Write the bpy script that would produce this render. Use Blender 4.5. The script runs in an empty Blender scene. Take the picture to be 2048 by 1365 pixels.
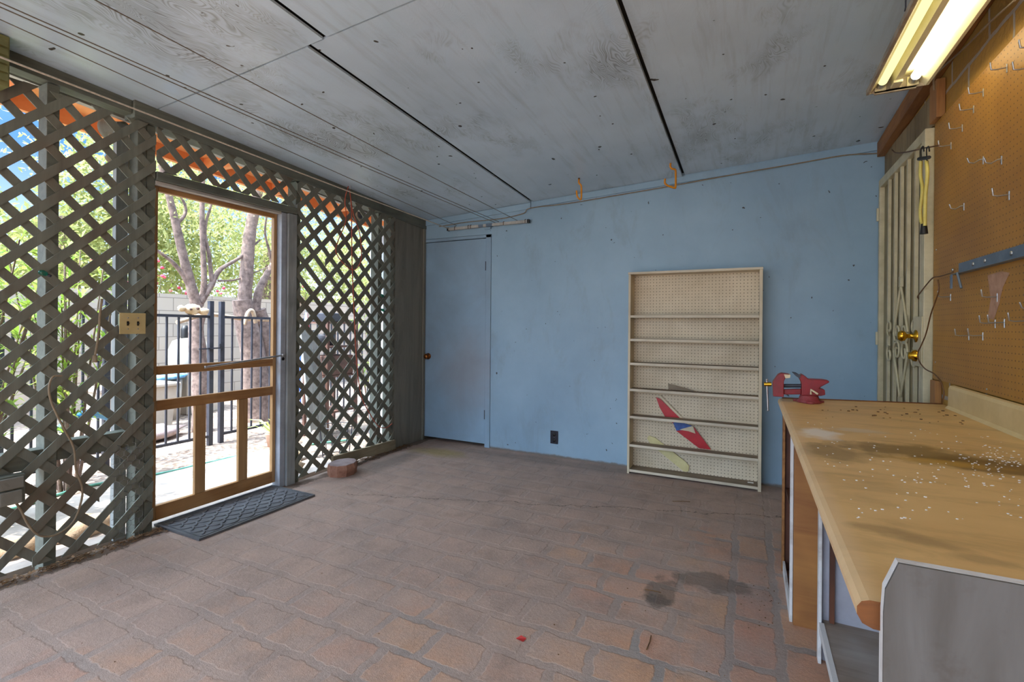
import bpy, math, random
import numpy as np
from mathutils import Vector, Matrix
random.seed(7); rng = np.random.default_rng(7)
S = bpy.context.scene
COL = S.collection
PI = math.pi

# ------------------------------------------------------------------ camera
H = 1.22; FPX = 967.5; YAW = .457; ROLL = .0085; CY = 651.
aR = np.array([math.cos(YAW), math.sin(YAW), 0]); aF = np.array([-math.sin(YAW), math.cos(YAW), 0]); aU = np.array([0, 0, 1.])
R3 = aR*math.cos(ROLL)+aU*math.sin(ROLL); U3 = aU*math.cos(ROLL)-aR*math.sin(ROLL)
CAM = np.array([0, 0, H])
cd = bpy.data.cameras.new('camera'); cam = bpy.data.objects.new('camera', cd); COL.objects.link(cam)
cam.matrix_world = Matrix(((R3[0], U3[0], -aF[0], 0), (R3[1], U3[1], -aF[1], 0), (R3[2], U3[2], -aF[2], H), (0, 0, 0, 1)))
cd.sensor_width = 36; cd.lens = FPX/2048*36; cd.shift_y = -(682.5-CY)/2048; cd.clip_start = .02; cd.clip_end = 200
S.camera = cam
# measuring: the point of a wall / floor / ceiling plane seen at a photo position
def ray(x, y): return aF + R3*(x-1024)/FPX - U3*(y-CY)/FPX
def onX(x, y, X): d = ray(x, y); return CAM+d*X/d[0]
def onY(x, y, Y): d = ray(x, y); return CAM+d*Y/d[1]
def onZ(x, y, Z): d = ray(x, y); return CAM+d*(Z-H)/d[2]
def ceil(X, Y): return 2.513+.052*X-.0503*(Y-3.754)
def onC(x, y):
    d = ray(x, y); t = (2.513+.0503*3.754-H)/(d[2]-.052*d[0]+.0503*d[1]); return CAM+d*t
XL, YB, XR = -3.113, 4.214, .837

# ------------------------------------------------------------------ materials
def lin(c):
    c = [v/255 for v in c]; return tuple((v/12.92 if v <= .04045 else ((v+.055)/1.055)**2.4) for v in c)+(1,)
class NT:
    def __init__(s, name):
        s.m = bpy.data.materials.new(name); s.m.use_nodes = True; s.t = s.m.node_tree; s.n = s.t.nodes
        s.b = s.n['Principled BSDF']; s.out = s.n['Material Output']
        s.co = s.n.new('ShaderNodeTexCoord').outputs['Object']
    def link(s, a, b): s.t.links.new(a, b)
    def inp(s, sock, v):
        if hasattr(v, 'is_linked') or isinstance(v, bpy.types.NodeSocket): s.link(v, sock)
        else: sock.default_value = v
    def map(s, sc=(1, 1, 1), rot=(0, 0, 0), loc=(0, 0, 0), v=None):
        n = s.n.new('ShaderNodeMapping'); n.inputs['Scale'].default_value = sc; n.inputs['Rotation'].default_value = rot; n.inputs['Location'].default_value = loc
        s.link(v or s.co, n.inputs['Vector']); return n.outputs[0]
    def noise(s, scale, detail=3, rough=.5, dist=0, v=None, col=False):
        n = s.n.new('ShaderNodeTexNoise'); n.inputs['Scale'].default_value = scale; n.inputs['Detail'].default_value = detail
        n.inputs['Roughness'].default_value = rough; n.inputs['Distortion'].default_value = dist
        s.link(v or s.co, n.inputs['Vector']); return n.outputs['Color' if col else 'Fac']
    def ramp(s, f, a, b, ca=(0, 0, 0, 1), cb=(1, 1, 1, 1)):
        n = s.n.new('ShaderNodeValToRGB'); e = n.color_ramp.elements
        e[0].position = a; e[0].color = ca; e[1].position = b; e[1].color = cb
        s.link(f, n.inputs[0]); return n.outputs[0]
    def mix(s, f, a, b, mode='MIX'):
        n = s.n.new('ShaderNodeMix'); n.data_type = 'RGBA'; n.blend_type = mode
        s.inp(n.inputs[0], f); s.inp(n.inputs[6], a); s.inp(n.inputs[7], b); return n.outputs[2]
    def math(s, op, a, b=0., c=None):
        n = s.n.new('ShaderNodeMath'); n.operation = op; s.inp(n.inputs[0], a); s.inp(n.inputs[1], b)
        if c is not None: s.inp(n.inputs[2], c)
        return n.outputs[0]
    def vmath(s, op, a, b=(0, 0, 0)):
        n = s.n.new('ShaderNodeVectorMath'); n.operation = op; s.inp(n.inputs[0], a); s.inp(n.inputs[1], b)
        return n.outputs['Value' if op == 'LENGTH' else 'Vector']
    def sep(s, v=None):
        n = s.n.new('ShaderNodeSeparateXYZ'); s.link(v or s.co, n.inputs[0]); return n.outputs
    def comb(s, x, y, z):
        n = s.n.new('ShaderNodeCombineXYZ'); s.inp(n.inputs[0], x); s.inp(n.inputs[1], y); s.inp(n.inputs[2], z); return n.outputs[0]
    def blob(s, c, r, a=.7, b=1.1, wob=.5, ns=9):   # irregular patch (1 inside)
        v = s.vmath('DIVIDE', s.vmath('SUBTRACT', s.co, tuple(c)), tuple(r))
        l = s.vmath('LENGTH', v); l = s.math('ADD', l, s.math('MULTIPLY', s.math('SUBTRACT', s.noise(ns, 4, .6), .5), wob*2))
        return s.ramp(l, a, b, (1, 1, 1, 1), (0, 0, 0, 1))
    def bump(s, h, st=.3, d=.01):
        n = s.n.new('ShaderNodeBump'); n.inputs['Strength'].default_value = st; n.inputs['Distance'].default_value = d
        s.link(h, n.inputs['Height']); s.link(n.outputs[0], s.b.inputs['Normal'])
    def base(s, c, rough=.7, metal=0.):
        s.inp(s.b.inputs['Base Color'], c); s.inp(s.b.inputs['Roughness'], rough); s.b.inputs['Metallic'].default_value = metal
        return s.m
def paint(name, c1, c2=None, rough=.6, scale=6, bump=.15, metal=0., lo=.35, hi=.65, fine=True):
    t = NT(name); c2 = c2 or tuple(v*.82 for v in c1)
    f = t.noise(scale, 5, .65); col = t.mix(t.ramp(f, lo, hi), lin(c1), lin(c2))
    if bump: t.bump(t.noise(scale*12, 4, .6), bump, .004)
    return t.base(col, rough, metal)
def wood(name, c1, c2, axis='y', rough=.65, sc=1., c3=None, bump=.3):
    t = NT(name); k = {'x': (2, 22, 22), 'y': (22, 2, 22), 'z': (22, 22, 2)}[axis]
    v = t.map(tuple(q*sc for q in k)); n = t.noise(1., 5, .6, 1.2, v)
    col = t.mix(t.ramp(n, .3, .7), lin(c1), lin(c2))
    n2 = t.noise(2.5, 3, .6); col = t.mix(t.math('MULTIPLY', t.ramp(n2, .45, .7), .55), col, lin(c3 or tuple(q*.6 for q in c2)))
    t.bump(n, bump, .003); return t.base(col, rough)
M = {}
# blue painted wall: brush mottling, scuffs
t = NT('blue_wall'); n = t.noise(1.1, 6, .62); col = t.mix(t.ramp(n, .3, .7), lin((154, 182, 200)), lin((132, 160, 180)))
d = t.noise(2.2, 6, .7, .5, t.map((1.4, 1, .55), (0, 0, 0), (3, 2, 1))); col = t.mix(t.math('MULTIPLY', t.ramp(d, .55, .78), .5), col, lin((120, 130, 132)))
sp = t.noise(26, 2, .5, .3, t.map((1, 1, 1))); col = t.mix(t.ramp(sp, .755, .775), col, lin((60, 62, 62)))
xs = t.sep(); low = t.math('ADD', xs[2], t.math('MULTIPLY', t.noise(7, 5, .7), .05)); col = t.mix(t.ramp(low, .035, .05, (1, 1, 1, 1), (0, 0, 0, 1)), col, lin((120, 112, 104)))
t.bump(t.noise(60, 4, .6, 0, t.map((1, 1, .3))), .12, .003); M['blue'] = t.base(col, .42)
t = NT('blue_door'); n = t.noise(1.6, 6, .62, .4); col = t.mix(t.ramp(n, .3, .7), lin((150, 180, 202)), lin((132, 152, 168)))
col = t.mix(t.math('MULTIPLY', t.blob((.18, 0, .75), (.5, 1, .5), .3, 1.1, .4, 4), .45), col, lin((150, 142, 140)))
t.bump(t.noise(60, 4, .6), .08, .002); M['bluedoor'] = t.base(col, .4)
# ceiling: painted plywood, worn grain
t = NT('ceiling_paint'); warp = t.mix(.5, t.vmath('SCALE', t.co, (1, 1, 1)), t.noise(1.3, 3, .6, 0, None, True), 'ADD')
v = t.map((7, 1.6, 1), (0, 0, .1), v=warp); g = t.noise(1.1, 2, .5, .8, v); rings = t.math('FRACT', t.math('MULTIPLY', g, 34.)); rings = t.math('ABSOLUTE', t.math('SUBTRACT', rings, .5))
line = t.ramp(rings, .03, .32, (1, 1, 1, 1), (0, 0, 0, 1)); patch = t.ramp(t.noise(1.5, 5, .6, 0, t.map((1.4, .8, 1))), .52, .68)
basec = t.mix(t.ramp(t.noise(.9, 4, .6), .3, .7), lin((204, 224, 238)), lin((182, 202, 216)))
blue = t.ramp(t.noise(2.1, 3, .5, 0, t.map((1, .6, 1), (0, 0, 0), (5, 3, 0))), .58, .72); basec = t.mix(t.math('MULTIPLY', blue, .3), basec, lin((168, 198, 212)))
col = t.mix(t.math('MULTIPLY', t.math('MULTIPLY', line, patch), .65), basec, lin((96, 98, 92)))
col = t.mix(t.math('MULTIPLY', patch, .22), col, lin((140, 142, 136)))
st = t.noise(1., 5, .7, .3, t.map((20, 1.5, 1))); col = t.mix(t.math('MULTIPLY', t.ramp(st, .5, .8), .35), col, lin((140, 144, 144)))
dots = t.noise(17, 1, .4, 0); col = t.mix(t.ramp(dots, .765, .775), col, lin((70, 66, 60)))
t.bump(line, .08, .002); M['ceil'] = t.base(col, .26)
# floor
t = NT('brick_floor')
nv = t.mix(.06, t.co, t.noise(5, 3, .6, 0, None, True), 'ADD'); nv = t.mix(.028, nv, t.noise(17, 2, .6, 0, None, True), 'ADD')
def brick(v, w, h, off, mo):
    b = t.n.new('ShaderNodeTexBrick'); b.offset = off; b.inputs['Scale'].default_value = 1; b.inputs['Brick Width'].default_value = w
    b.inputs['Row Height'].default_value = h; b.inputs['Mortar Size'].default_value = mo; b.inputs['Mortar Smooth'].default_value = .35; b.inputs['Bias'].default_value = -.1
    b.inputs['Color1'].default_value = lin((196, 138, 112)); b.inputs['Color2'].default_value = lin((206, 158, 114)); b.inputs['Mortar'].default_value = lin((140, 138, 134))
    t.link(v, b.inputs['Vector']); return b
b1 = brick(nv, .235, .185, .45, .022); b2 = brick(t.map((1, 1, 1), (0, 0, PI/2), (.07, .02, 0), nv), .30, .175, .4, .022)
x = t.sep(); side = t.ramp(t.math('ADD', x[0], t.math('MULTIPLY', t.noise(1.5), .6)), .12, .18)
side = t.ramp(t.math('ADD', t.math('MULTIPLY', x[0], .3), .5), .42, .46)
bc = t.mix(side, b1.outputs['Color'], b2.outputs['Color']); bf = t.mix(side, b1.outputs['Fac'], b2.outputs['Fac'])
hue = t.ramp(t.noise(1.7, 3, .5), .38, .62); bc = t.mix(t.math('MULTIPLY', hue, .5), bc, lin((192, 154, 130)))
conc = t.mix(t.ramp(t.noise(3.2, 6, .65), .3, .7), lin((188, 160, 142)), lin((162, 142, 130)))
wear = t.math('ADD', t.math('ADD', t.math('MULTIPLY', x[0], -.16), t.math('MULTIPLY', x[1], .13)), t.math('MULTIPLY', t.noise(1.9, 5, .65), 1.1))
wearf = t.ramp(wear, .68, 1.12)
col = t.mix(t.math('MULTIPLY', wearf, .93), bc, conc)
dirt = t.ramp(t.noise(5.5, 7, .72), .5, .75); col = t.mix(t.math('MULTIPLY', dirt, .5), col, lin((118, 102, 92)))
gr = t.ramp(t.noise(90, 3, .7), .35, .7); col = t.mix(t.math('MULTIPLY', gr, .22), col, lin((96, 82, 74)))
s1 = t.blob((-.15, 2.50, 0), (.26, .11, 1), .6, .8, .8, 9); s2 = t.blob((-.36, 2.30, 0), (.09, .18, 1), .65, .85, .7, 12)
s3 = t.math('MAXIMUM', s1, s2); col = t.mix(t.math('MULTIPLY', s3, .6), col, lin((100, 88, 76)))
s4 = t.blob((-.36, 2.23, 0), (.075, .055, 1), .5, 1.2, .8, 30); col = t.mix(t.math('MULTIPLY', s4, .5), col, lin((52, 47, 43)))
s5 = t.blob((-2.66, 3.84, 0), (.36, .16, 1), .4, 1.1, .5, 6); col = t.mix(t.math('MULTIPLY', s5, .6), col, lin((150, 132, 60)))
s6 = t.blob((-2.85, 3.35, 0), (.16, .6, 1), .4, 1.2, .6, 5); col = t.mix(t.math('MULTIPLY', s6, .6), col, lin((92, 84, 76)))
edge = t.ramp(t.math('ADD', x[0], t.math('MULTIPLY', t.noise(9, 5, .7), .12)), -3.02+.06, -2.95+.06, (1, 1, 1, 1), (0, 0, 0, 1))
# soil along the lattice foot
edge = t.math('MULTIPLY', t.math('LESS_THAN', t.math('ADD', x[0], t.math('MULTIPLY', t.noise(9, 6, .75), .26)), -2.90), .75); col = t.mix(edge, col, lin((84, 66, 50)))
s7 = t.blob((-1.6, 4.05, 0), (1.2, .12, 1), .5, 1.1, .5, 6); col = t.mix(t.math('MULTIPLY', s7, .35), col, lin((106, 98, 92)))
nz = t.noise(3.5, 6, .7); ln = t.math('SUBTRACT', x[1], t.math('ADD', t.math('MULTIPLY', t.math('ADD', x[0], 2.55), .35), t.math('ADD', 2.50, t.math('MULTIPLY', nz, .22))))
cr = t.math('LESS_THAN', t.math('ABSOLUTE', ln), .0032); cr = t.math('MULTIPLY', cr, t.math('GREATER_THAN', x[0], -2.6)); col = t.mix(t.math('MULTIPLY', cr, .8), col, lin((60, 50, 44)))
hh = t.math('ADD', t.math('MULTIPLY', bf, -.6), t.math('ADD', t.noise(60, 5, .7), t.math('MULTIPLY', t.noise(260, 2, .5), .5)))
t.bump(hh, .45, .005); M['floor'] = t.base(col, .78)
# gravel
t = NT('gravel_ground'); vo = t.n.new('ShaderNodeTexVoronoi'); vo.inputs['Scale'].default_value = 28; t.link(t.co, vo.inputs['Vector'])
col = t.mix(t.ramp(vo.outputs['Color'], .1, .9), lin((186, 166, 148)), lin((112, 96, 84))); col = t.mix(t.math('MULTIPLY', t.ramp(t.noise(2.3, 5, .7), .45, .7), .5), col, lin((104, 84, 70)))
t.bump(vo.outputs['Distance'], .9, .02); M['gravel'] = t.base(col, .9)
M['slab'] = paint('pale_concrete', (190, 178, 166), (156, 144, 134), .85, 3, .4)
# block wall outside
t = NT('block_wall_paint'); sx = t.sep(); b = t.n.new('ShaderNodeTexBrick'); b.inputs['Scale'].default_value = 1; b.inputs['Brick Width'].default_value = .4; b.inputs['Row Height'].default_value = .2
b.inputs['Mortar Size'].default_value = .006; b.inputs['Color1'].default_value = lin((190, 176, 160)); b.inputs['Color2'].default_value = lin((178, 168, 156)); b.inputs['Mortar'].default_value = lin((140, 130, 120))
t.link(t.comb(sx[1], sx[2], 0.), b.inputs['Vector']); t.bump(b.outputs['Fac'], .4, .01); M['block'] = t.base(b.outputs['Color'], .85)
# ochre slump block wall
t = NT('ochre_block'); sx = t.sep(); b = t.n.new('ShaderNodeTexBrick'); b.inputs['Scale'].default_value = 1; b.inputs['Brick Width'].default_value = .4; b.inputs['Row Height'].default_value = .15
b.inputs['Mortar Size'].default_value = .009; b.inputs['Color1'].default_value = lin((186, 140, 60)); b.inputs['Color2'].default_value = lin((164, 122, 52)); b.inputs['Mortar'].default_value = lin((172, 158, 140))
t.link(t.mix(.03, t.comb(sx[1], sx[2], 0.), t.noise(7, 3, .5, 0, None, True), 'ADD'), b.inputs['Vector'])
t.bump(t.math('ADD', t.math('MULTIPLY', b.outputs['Fac'], -1), t.noise(20, 4, .6)), .8, .012); M['ochre'] = t.base(b.outputs['Color'], .85)
def pegmat(name, c1, c2, ax, hole, p=.0254, r=.13, rough=.55, off=(0, 0)):
    t = NT(name); s = t.sep(); f = []
    for i, a in enumerate(ax): f.append(t.math('SUBTRACT', t.math('FRACT', t.math('DIVIDE', t.math('ADD', s[a], 40*p+off[i]), p)), .5))
    l = t.math('SQRT', t.math('ADD', t.math('MULTIPLY', f[0], f[0]), t.math('MULTIPLY', f[1], f[1])))
    h = t.math('LESS_THAN', l, r); n = t.noise(2.2, 6, .65, .4); col = t.mix(t.ramp(n, .35, .68), lin(c1), lin(c2))
    n2 = t.noise(1.2, 4, .7); col = t.mix(t.math('MULTIPLY', t.ramp(n2, .5, .75), .3), col, lin(tuple(q*.7 for q in c2)))
    col = t.mix(h, col, lin(hole)); t.bump(t.math('MULTIPLY', h, -1.), .5, .003); return t.base(col, rough)
M['peg'] = pegmat('brown_pegboard', (182, 130, 44), (158, 108, 32), (1, 2), (84, 54, 20), .0254, .11, .45)
M['pegw'] = pegmat('cream_pegboard', (228, 212, 182), (206, 188, 156), (0, 2), (100, 84, 62), .0254, .13, .6)
M['lat'] = wood('weathered_lattice', (128, 131, 118), (102, 105, 94), 'z', .8, .5, (104, 82, 62))
M['beam'] = wood('grey_beam', (114, 118, 106), (92, 96, 86), 'y', .75)
M['postlight'] = wood('pale_post', (160, 164, 162), (132, 136, 134), 'z', .75)
t = NT('grey_panel'); n = t.noise(1., 4, .6, 2., t.map((1, 5, .8))); col = t.mix(t.ramp(n, .3, .7), lin((130, 127, 115)), lin((102, 99, 88)))
g = t.math('FRACT', t.math('MULTIPLY', n, 14.)); col = t.mix(t.math('MULTIPLY', t.ramp(g, .0, .5), .18), col, lin((140, 140, 130))); t.bump(n, .3, .005); M['panel'] = t.base(col, .7)
M['white'] = wood('white_trim', (196, 194, 186), (172, 168, 160), 'y', .6)
M['jamb'] = paint('jamb_paint', (170, 176, 184), (142, 148, 156), .5, 5)
M['door_wood'] = wood('screen_door_wood', (168, 122, 70), (136, 94, 52), 'y', .5, 1, (190, 150, 100))
M['door_woodz'] = wood('screen_door_wood_upright', (172, 134, 88), (150, 112, 70), 'z', .5, 1, (190, 150, 100))
M['orange'] = paint('orange_eave', (240, 166, 108), (228, 148, 90), .7, 4, .1)
M['ledger'] = wood('ledger_wood', (176, 120, 62), (122, 78, 38), 'y', .6, 1, (84, 50, 24))
M['stud'] = wood('stud_wood', (186, 132, 72), (140, 92, 48), 'z', .6)
M['siding'] = wood('tan_siding', (158, 138, 102), (126, 106, 74), 'z', .7, .6)
M['creamwood'] = wood('bookcase_wood', (224, 212, 188), (204, 190, 164), 'x', .6, 1, (160, 146, 124))
M['creamwoodz'] = wood('bookcase_side_wood', (224, 210, 180), (206, 190, 158), 'z', .6, 1, (160, 146, 124))
M['shelftop'] = wood('dusty_shelf', (150, 134, 112), (118, 102, 84), 'x', .8, 1, (90, 76, 62))
M['cream'] = paint('security_door_paint', (214, 202, 166), (190, 178, 142), .45, 8, .1)
M['khaki'] = paint('screen_mesh_paint', (156, 144, 108), (136, 122, 90), .6, 3, .2)
M['brass'] = paint('polished_brass', (230, 180, 60), (200, 148, 40), .18, 10, 0, 1.)
M['bronze'] = paint('old_bronze', (150, 90, 40), (110, 62, 28), .3, 20, 0, .8)
M['steel'] = paint('steel', (190, 190, 190), (150, 150, 150), .3, 20, 0, .9)
M['plate'] = paint('beige_plastic', (202, 184, 132), (188, 168, 116), .45, 8, .05)
M['black'] = paint('black_plastic', (30, 28, 28), (20, 20, 20), .5, 8, .05)
M['navy'] = paint('dark_outlet', (32, 28, 44), (22, 20, 30), .4, 8, 0)
M['dark'] = paint('shade_black', (26, 22, 18), (14, 12, 10), .9, 6, 0)  # near-black standing for shade in gaps, holes and behind the door
M['yellow'] = paint('yellow_vinyl', (230, 150, 10), (204, 126, 6), .4, 20, 0)
M['ycord'] = paint('yellow_cord_rubber', (214, 200, 110), (196, 180, 90), .5, 20, 0)
M['rope'] = paint('white_rope', (210, 200, 184), (180, 168, 150), .8, 60, 0)
M['line'] = paint('grey_line', (120, 112, 100), (96, 88, 78), .7, 60, 0)
M['redcord'] = paint('red_cord', (188, 92, 66), (160, 74, 52), .7, 30, 0)
M['beigecord'] = paint('beige_cord', (150, 132, 104), (128, 110, 86), .6, 30, 0)
M['brownwire'] = paint('brown_wire', (110, 74, 40), (84, 54, 28), .5, 30, 0)
M['olive'] = paint('olive_box', (128, 126, 78), (108, 106, 62), .6, 8, .2)
M['lampshell'] = paint('lamp_enamel', (224, 218, 180), (206, 200, 160), .4, 5, .03)
M['grime'] = paint('lamp_rim', (170, 160, 140), (130, 118, 104), .6, 12, .1)
M['mat'] = paint('grey_rubber', (98, 98, 100), (80, 80, 82), .6, 14, .3)
t = NT('countertop_laminate'); n = t.noise(1.6, 5, .6, 0, t.map((1, 2.2, 1))); col = t.mix(t.ramp(n, .3, .7), lin((226, 188, 126)), lin((208, 168, 106)))
d = t.noise(1., 6, .7, .6, t.map((3, 9, 1), (0, 0, .15))); col = t.mix(t.math('MULTIPLY', t.ramp(d, .48, .72), .5), col, lin((140, 112, 66)))
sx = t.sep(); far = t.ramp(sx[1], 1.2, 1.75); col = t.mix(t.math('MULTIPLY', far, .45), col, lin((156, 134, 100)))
# worn dark bands and powder, placed on the top surface (x across, y along)
def cp(x_, y_): p = onZ(x_, y_, .858); return (p[0]-.10, p[1]-.3, 0)
for c, r, cc, k in ((cp(1830, 905), (.26, .13, 9), (126, 98, 40), .85), (cp(1990, 935), (.24, .10, 9), (116, 84, 24), .85), (cp(1660, 905), (.12, .12, 9), (138, 112, 62), .7), (cp(1640, 868), (.08, .11, 9), (232, 222, 208), .9), (cp(1720, 862), (.10, .05, 9), (206, 190, 164), .6), (cp(1880, 925), (.14, .04, 9), (190, 146, 50), .7), (cp(1760, 1060), (.06, .03, 9), (160, 128, 80), .7), (cp(1850, 1085), (.07, .03, 9), (160, 130, 84), .6), (cp(1960, 1120), (.05, .02, 9), (164, 134, 88), .6)):
    f = t.blob(c, r, .45, 1.0, .85, 12); col = t.mix(t.math('MULTIPLY', f, k), col, lin(cc))
fr = t.ramp(sx[0], .040, .075, (1, 1, 1, 1), (0, 0, 0, 1)); col = t.mix(t.math('MULTIPLY', fr, .6), col, lin((222, 190, 150)))
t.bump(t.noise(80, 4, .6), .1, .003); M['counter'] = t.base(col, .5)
M['counterside'] = wood('particle_core', (140, 84, 34), (100, 56, 22), 'x', .8, 1.5)
M['splash'] = paint('backsplash_laminate', (226, 200, 146), (204, 176, 120), .5, 3, .15)
M['ply'] = wood('red_plywood', (178, 122, 62), (138, 86, 44), 'x', .6, .4, (88, 50, 28))
M['darkply'] = wood('dark_cabinet_wood', (112, 66, 42), (74, 42, 28), 'z', .6, .6)
M['greypanel'] = paint('grey_cabinet_paint', (176, 176, 184), (150, 148, 154), .6, 4, .2, lo=.4, hi=.75)
M['whiteedge'] = paint('chipped_white_paint', (214, 212, 208), (164, 154, 142), .6, 9, .3, lo=.5, hi=.8)
t = NT('splash_board_paint'); n = t.noise(1., 5, .6, 1., t.map((14, 1, 2))); col = t.mix(t.ramp(n, .3, .7), lin((100, 98, 94)), lin((80, 76, 70)))
col = t.mix(t.math('MULTIPLY', t.ramp(t.noise(9, 5, .7), .55, .75), .6), col, lin((64, 52, 40))); t.bump(n, .2, .003); M['board'] = t.base(col, .7)
M['shelfwood'] = wood('worn_painted_shelf', (150, 134, 118), (118, 100, 84), 'x', .8, .8, (186, 184, 180))
M['red'] = paint('vise_red', (142, 16, 24), (112, 12, 18), .4, 14, .15)
M['dustred'] = paint('dusty_red', (150, 84, 84), (140, 44, 48), .6, 14, .2)
M['toyred'] = paint('toy_red', (196, 28, 40), (176, 20, 32), .35, 10, 0)
M['toyblue'] = paint('toy_blue', (50, 96, 170), (36, 74, 140), .35, 30, 0)
M['toycream'] = paint('balsa', (226, 210, 176), (210, 192, 156), .6, 10, 0)
M['toylemon'] = paint('pale_lemon_wood', (228, 216, 158), (214, 200, 140), .6, 10, 0)
M['tan'] = wood('tan_board', (158, 146, 118), (130, 116, 90), 'y', .8, 1, (96, 80, 58))
M['stone'] = paint('red_stone', (176, 128, 104), (140, 96, 76), .9, 14, .9)
M['stonetop'] = paint('stone_top', (176, 158, 154), (150, 132, 128), .9, 14, .7)
M['iron'] = paint('black_iron', (58, 60, 70), (44, 46, 54), .5, 12, .1)
M['bark'] = paint('tree_bark', (156, 134, 122), (104, 86, 78), .9, 16, .9)
M['palebark'] = paint('pale_driftwood', (214, 190, 160), (166, 136, 108), .9, 9, .8)
M['bone'] = paint('bone', (236, 220, 190), (206, 172, 128), .7, 16, .4)
M['poolblue'] = paint('pool_blue', (36, 134, 206), (150, 206, 236), .4, 6, .2, lo=.4, hi=.6)
M['bin'] = paint('bin_plastic', (196, 190, 176), (176, 168, 154), .5, 3, .05)
M['hose'] = paint('green_hose', (110, 176, 156), (84, 150, 130), .45, 8, 0)
M['glass'] = None
t = NT('green_glass'); t.b.inputs['Transmission Weight'].default_value = .6; M['glass'] = t.base(lin((20, 120, 90)), .1)
M['terracotta'] = paint('pale_pot', (222, 190, 172), (196, 160, 140), .8, 8, .2)
M['rust'] = paint('rusty_metal', (110, 76, 64), (80, 58, 50), .7, 12, .4)
M['sidingwhite'] = paint('pale_outer_wall', (196, 202, 206), (176, 182, 188), .7, 4, .1)
M['chip'] = paint('white_chips', (240, 238, 232), (220, 216, 208), .8, 10, 0)
M['leafdry'] = paint('dry_leaf_litter', (128, 92, 54), (84, 60, 38), .9, 30, .2)
M['redleaf'] = paint('red_scrap', (186, 44, 40), (160, 34, 32), .6, 10, 0)
M['peel'] = paint('torn_face', (190, 150, 124), (170, 130, 104), .9, 30, .4)
M['bluegrey'] = paint('bracket_metal', (118, 132, 148), (98, 112, 128), .4, 10, .05, .4)
def leafmat(name, c1, c2, tr=.5):
    t = NT(name); inf = t.n.new('ShaderNodeNewGeometry')
    col = t.mix(t.math('FRACT', t.math('MULTIPLY', inf.outputs['Random Per Island'], 7.3)), lin(c1), lin(c2))
    t.inp(t.b.inputs['Base Color'], col); t.b.inputs['Roughness'].default_value = .6
    tn = t.n.new('ShaderNodeBsdfTranslucent'); t.link(col, tn.inputs[0]); mx = t.n.new('ShaderNodeMixShader'); mx.inputs[0].default_value = tr
    t.link(t.b.outputs[0], mx.inputs[1]); t.link(tn.outputs[0], mx.inputs[2]); t.link(mx.outputs[0], t.out.inputs[0]); return t.m
M['leaf'] = leafmat('mesquite_leaf', (164, 172, 98), (206, 200, 142))
M['leafdk'] = leafmat('evergreen_leaf', (140, 152, 84), (184, 184, 120))
M['oleander'] = leafmat('oleander_leaf', (112, 154, 48), (184, 200, 96))
M['flower'] = leafmat('pink_flower', (236, 96, 130), (244, 150, 170))
M['agave'] = leafmat('agave_leaf', (176, 196, 112), (214, 222, 150), .2)
def emit(name, c, st):
    m = bpy.data.materials.new(name); m.use_nodes = True; n = m.node_tree.nodes; n.clear(); e = n.new('ShaderNodeEmission'); o = n.new('ShaderNodeOutputMaterial')
    e.inputs[0].default_value = lin(c); e.inputs[1].default_value = st; m.node_tree.links.new(e.outputs[0], o.inputs[0]); return m
M['tube'] = emit('lit_tube', (255, 240, 200), 4.)
M['tube_dim'] = emit('dim_tube', (250, 232, 160), .45)

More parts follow.
